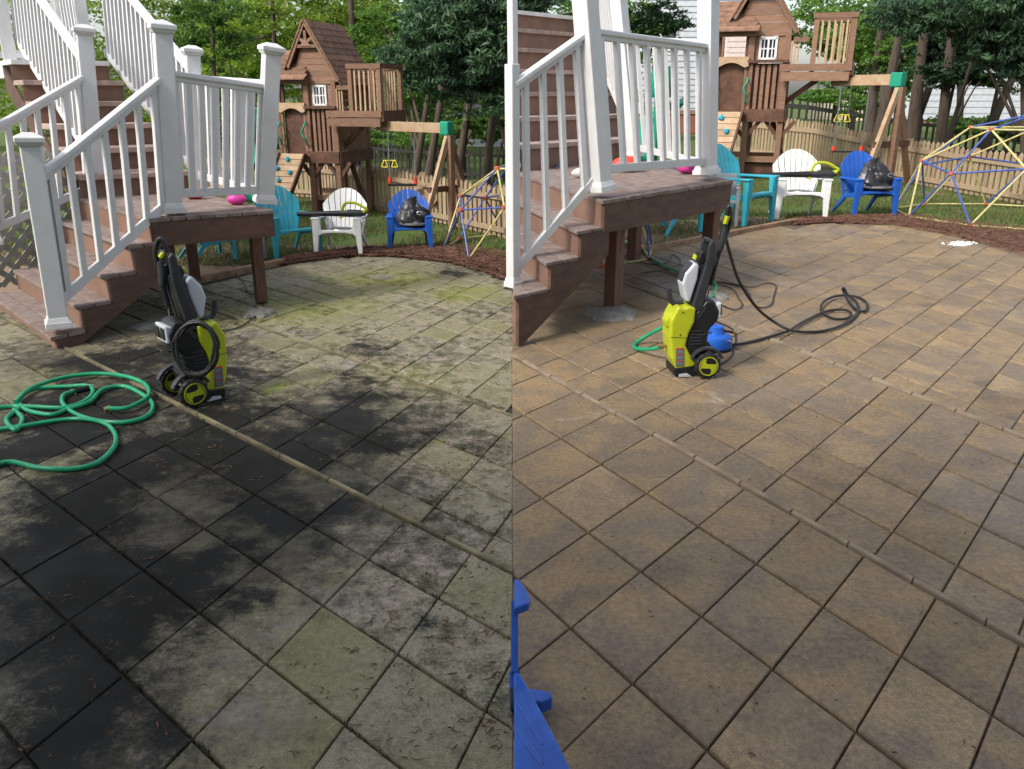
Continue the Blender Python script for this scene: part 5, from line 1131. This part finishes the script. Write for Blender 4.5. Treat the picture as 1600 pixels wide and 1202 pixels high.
def vtree(label, foot, top, width_px, Y, crown_px, m, n, size, seed, group, bend=0, **kw):
    """trunk seen from foot pixel to top pixel at depth Y; crown clumps as (px, py, rx_px, ry_px, dY)"""
    sc = Y / FPX * .97; f = D(foot[0], foot[1], Y); base = Vector((f.x, Y, 0)); tp = D(top[0], top[1], Y) - base; mid = (D(foot[0], foot[1], Y) - base).lerp(tp, .5) + Vector((bend, 0, 0)); f0 = D(foot[0], foot[1], Y) - base
    cl = []
    for (x, y, rx, ry, dY) in crown_px:
        c = D(x, y, Y + dY) - base; cl.append((c.x, c.y, c.z, rx * sc, rx * sc * .8, ry * sc))
    return tree(label, base, [(0, 0, -.1), f0 if f0.z > .3 else (mid * .3), mid, tp], width_px * sc / 2, cl, m, n, size, seed, group, **kw)
GL, GR = 'trees behind the left yard', 'trees behind the right yard'
vtree('leaning double trunk tree behind the swing beam, left yard', (648, 285), (672, 130), 17, 21, [(640, 150, 60, 40, 1), (600, 60, 60, 50, 2)], 'leaf', 9000, .05, 11, GL)
vtree('grey trunk tree right of the swing ropes, left yard', (668, 285), (695, 120), 19, 20, [(700, 180, 40, 28, 1.5), (720, 60, 60, 30, 2)], 'leaf', 6000, .05, 12, GL)
vtree('dark leaning trunk behind the A-frame, left yard', (712, 290), (742, 110), 20, 19, [(740, 205, 50, 22, 1), (775, 190, 40, 28, 1)], 'leaf', 5000, .05, 13, GL)
vtree('dark trunk above the climbing dome, left yard', (757, 294), (778, 120), 21, 18, [(775, 195, 45, 20, 1)], 'leaf', 2500, .05, 14, GL)
vtree('thin slanting sapling near the seam, left yard', (765, 292), (798, 180), 8, 18.5, [(800, 170, 30, 30, 1)], 'leaf', 1800, .05, 15, GL)
vtree('thick trunk rising behind the playhouse roof, left yard', (556, 290), (548, -20), 21, 24, [(560, 20, 90, 60, 1), (610, 120, 60, 60, 2), (470, 20, 70, 50, 1)], 'leaf_bright', 13000, .06, 16, GL)
vtree('slim trunk left of the playhouse gable, left yard', (440, 290), (424, -20), 14, 25, [(400, 40, 90, 60, 1), (420, 130, 60, 50, 1), (330, 110, 60, 60, 0)], 'leaf_bright', 13000, .06, 17, GL)
vtree('bare thin trunk behind the porch roof, left yard', (413, 290), (404, -20), 8, 27, [(350, 60, 80, 70, 1)], 'leaf', 9000, .06, 18, GL)
vtree('trunk behind the landing posts, left yard', (340, 290), (330, -20), 12, 22, [(330, 40, 60, 50, 0), (370, 180, 50, 60, 1)], 'leaf', 9000, .055, 19, GL)
vtree('bushy maple filling the gap behind the balcony, left yard', (600, 260), (600, 60), 12, 30, [(600, 60, 100, 60, 0), (640, 130, 80, 70, 1), (570, 160, 90, 50, 0), (680, 50, 90, 60, 2), (620, 200, 80, 26, 0)], 'leaf', 16000, .075, 20, GL)
vtree('broad yellow-green maple far behind the playhouse, left yard', (480, 250), (480, 60), 14, 34, [(480, 40, 160, 80, 0), (330, 80, 120, 90, 0), (300, 180, 110, 70, 0), (440, 180, 120, 60, 0), (220, 60, 130, 100, 2)], 'leaf_bright', 24000, .085, 21, GL)
vtree('spreading green tree far behind the balcony, left yard', (690, 250), (690, 60), 14, 36, [(640, 50, 150, 80, 0), (760, 90, 120, 80, 0), (700, 170, 130, 55, 0)], 'leaf', 20000, .085, 22, GL)
def evergreen(label, foot, top, Y, rows, n, seed, group, size=.075):
    cl = []
    for (x, y, rx, ry) in rows: cl.append((x, y, rx, ry, 0))
    return vtree(label, foot, top, 16, Y, cl, 'needle', n, size, seed, group, droop=.9, aspect=.22, name='evergreen_tree', limbs=10)
evergreen('dark drooping evergreen over the climbing dome, left yard', (800, 300), (806, -80), 16.5, [(770, 20, 90, 60), (700, 60, 75, 45), (650, 95, 60, 34), (760, 100, 80, 50), (690, 135, 55, 26), (800, 150, 50, 30), (740, -10, 110, 50), (780, 165, 50, 22)], 42000, 31, GL)
# shrubs along the fences
vtree('leafy shrub against the black fence, left yard', (640, 262), (640, 235), 4, 24, [(640, 222, 60, 16, 0), (575, 215, 50, 14, 0), (690, 235, 40, 18, 0)], 'leaf', 7000, .05, 23, GL, name='shrub')
vtree('low sunlit shrub beneath the white siding, left yard', (770, 275), (770, 262), 4, 26, [(780, 268, 40, 14, 0)], 'leaf_bright', 2500, .05, 24, GL, name='shrub')
# right yard
vtree('leaning brown trunk left of the swing ropes, right yard', (1358, 215), (1378, 20), 21, 30, [(1350, 60, 60, 40, 1), (1400, 30, 60, 40, 1)], 'leaf', 8000, .07, 41, GR)
vtree('grey trunk just left of the green bracket, right yard', (1372, 220), (1412, 20), 25, 28, [(1400, 100, 50, 40, 2)], 'leaf', 5000, .065, 42, GR)
vtree('thick dark trunk leaning right behind the A-frame, right yard', (1425, 215), (1452, -20), 27, 25, [(1470, 60, 60, 50, 1), (1460, 110, 40, 26, 1)], 'leaf_dark', 8000, .06, 43, GR)
vtree('dark forked trunk before the white siding, right yard', (1468, 235), (1494, -20), 22, 24, [(1500, 80, 60, 46, 1), (1480, 115, 50, 20, 0)], 'leaf_dark', 9000, .06, 44, GR)
vtree('thin slanting trunk before the white siding, right yard', (1475, 240), (1535, 40), 10, 23, [(1540, 110, 40, 24, 1)], 'leaf_dark', 3500, .055, 45, GR)
vtree('dark trunk leaning over the climbing dome, right yard', (1545, 205), (1600, 80), 22, 26, [(1600, 60, 60, 50, 0)], 'leaf_dark', 5000, .06, 46, GR)
vtree('bushy tree between playset and swing ropes, right yard', (1330, 200), (1330, 60), 14, 40, [(1350, 60, 80, 70, 0), (1340, 140, 60, 36, 0), (1390, 130, 60, 36, 0), (1310, 30, 80, 60, 0), (1400, 40, 60, 60, 0)], 'leaf', 16000, .095, 47, GR)
vtree('broad green tree far behind the dark trunks, right yard', (1500, 170), (1500, 40), 14, 46, [(1470, 40, 110, 60, 0), (1560, 60, 110, 60, 0), (1420, 95, 70, 40, 0), (1650, 60, 120, 80, 0)], 'leaf', 18000, .10, 48, GR)
evergreen('dark evergreen hanging over the right edge, right yard', (1600, 250), (1600, -80), 21, [(1560, 20, 90, 40), (1480, 10, 90, 34), (1420, 25, 60, 28), (1600, 70, 70, 50), (1550, 70, 60, 30), (1650, 40, 80, 90)], 36000, 49, GR, .09)
vtree('dark leafy tree seen over the high balusters, right yard', (1010, 200), (1010, 20), 10, 40, [(1010, 30, 50, 30, 0), (1040, 40, 40, 16, 0)], 'leaf_dark', 5000, .09, 50, GR)
vtree('hedge of glossy shrubs below the siding, right yard', (1530, 220), (1530, 200), 4, 30, [(1530, 198, 60, 16, 0), (1480, 190, 30, 12, 0), (1600, 205, 60, 20, 0)], 'leaf', 7000, .065, 51, GR, name='shrub')
vtree('leafy shrub in front of the pale board fence, right yard', (1360, 190), (1360, 170), 4, 36, [(1370, 165, 40, 22, 0), (1290, 150, 50, 10, 0)], 'leaf', 5000, .075, 52, GR, name='shrub')
vtree('far trees closing the gap behind the upper steps', (850, 180), (850, 20), 14, 40, [(850, 40, 120, 90, 0), (900, 120, 120, 70, 0), (960, 40, 80, 80, 0)], 'leaf', 12000, .10, 53, GR)
vtree('far trees behind the stairs at the left edge', (60, 200), (60, 20), 14, 34, [(40, 60, 140, 90, 0), (120, 160, 140, 70, 0), (-40, 160, 120, 70, 0)], 'leaf_bright', 14000, .09, 54, GL)
for o in list(bpy.data.objects):
    if 'abs' in o: del o['abs']
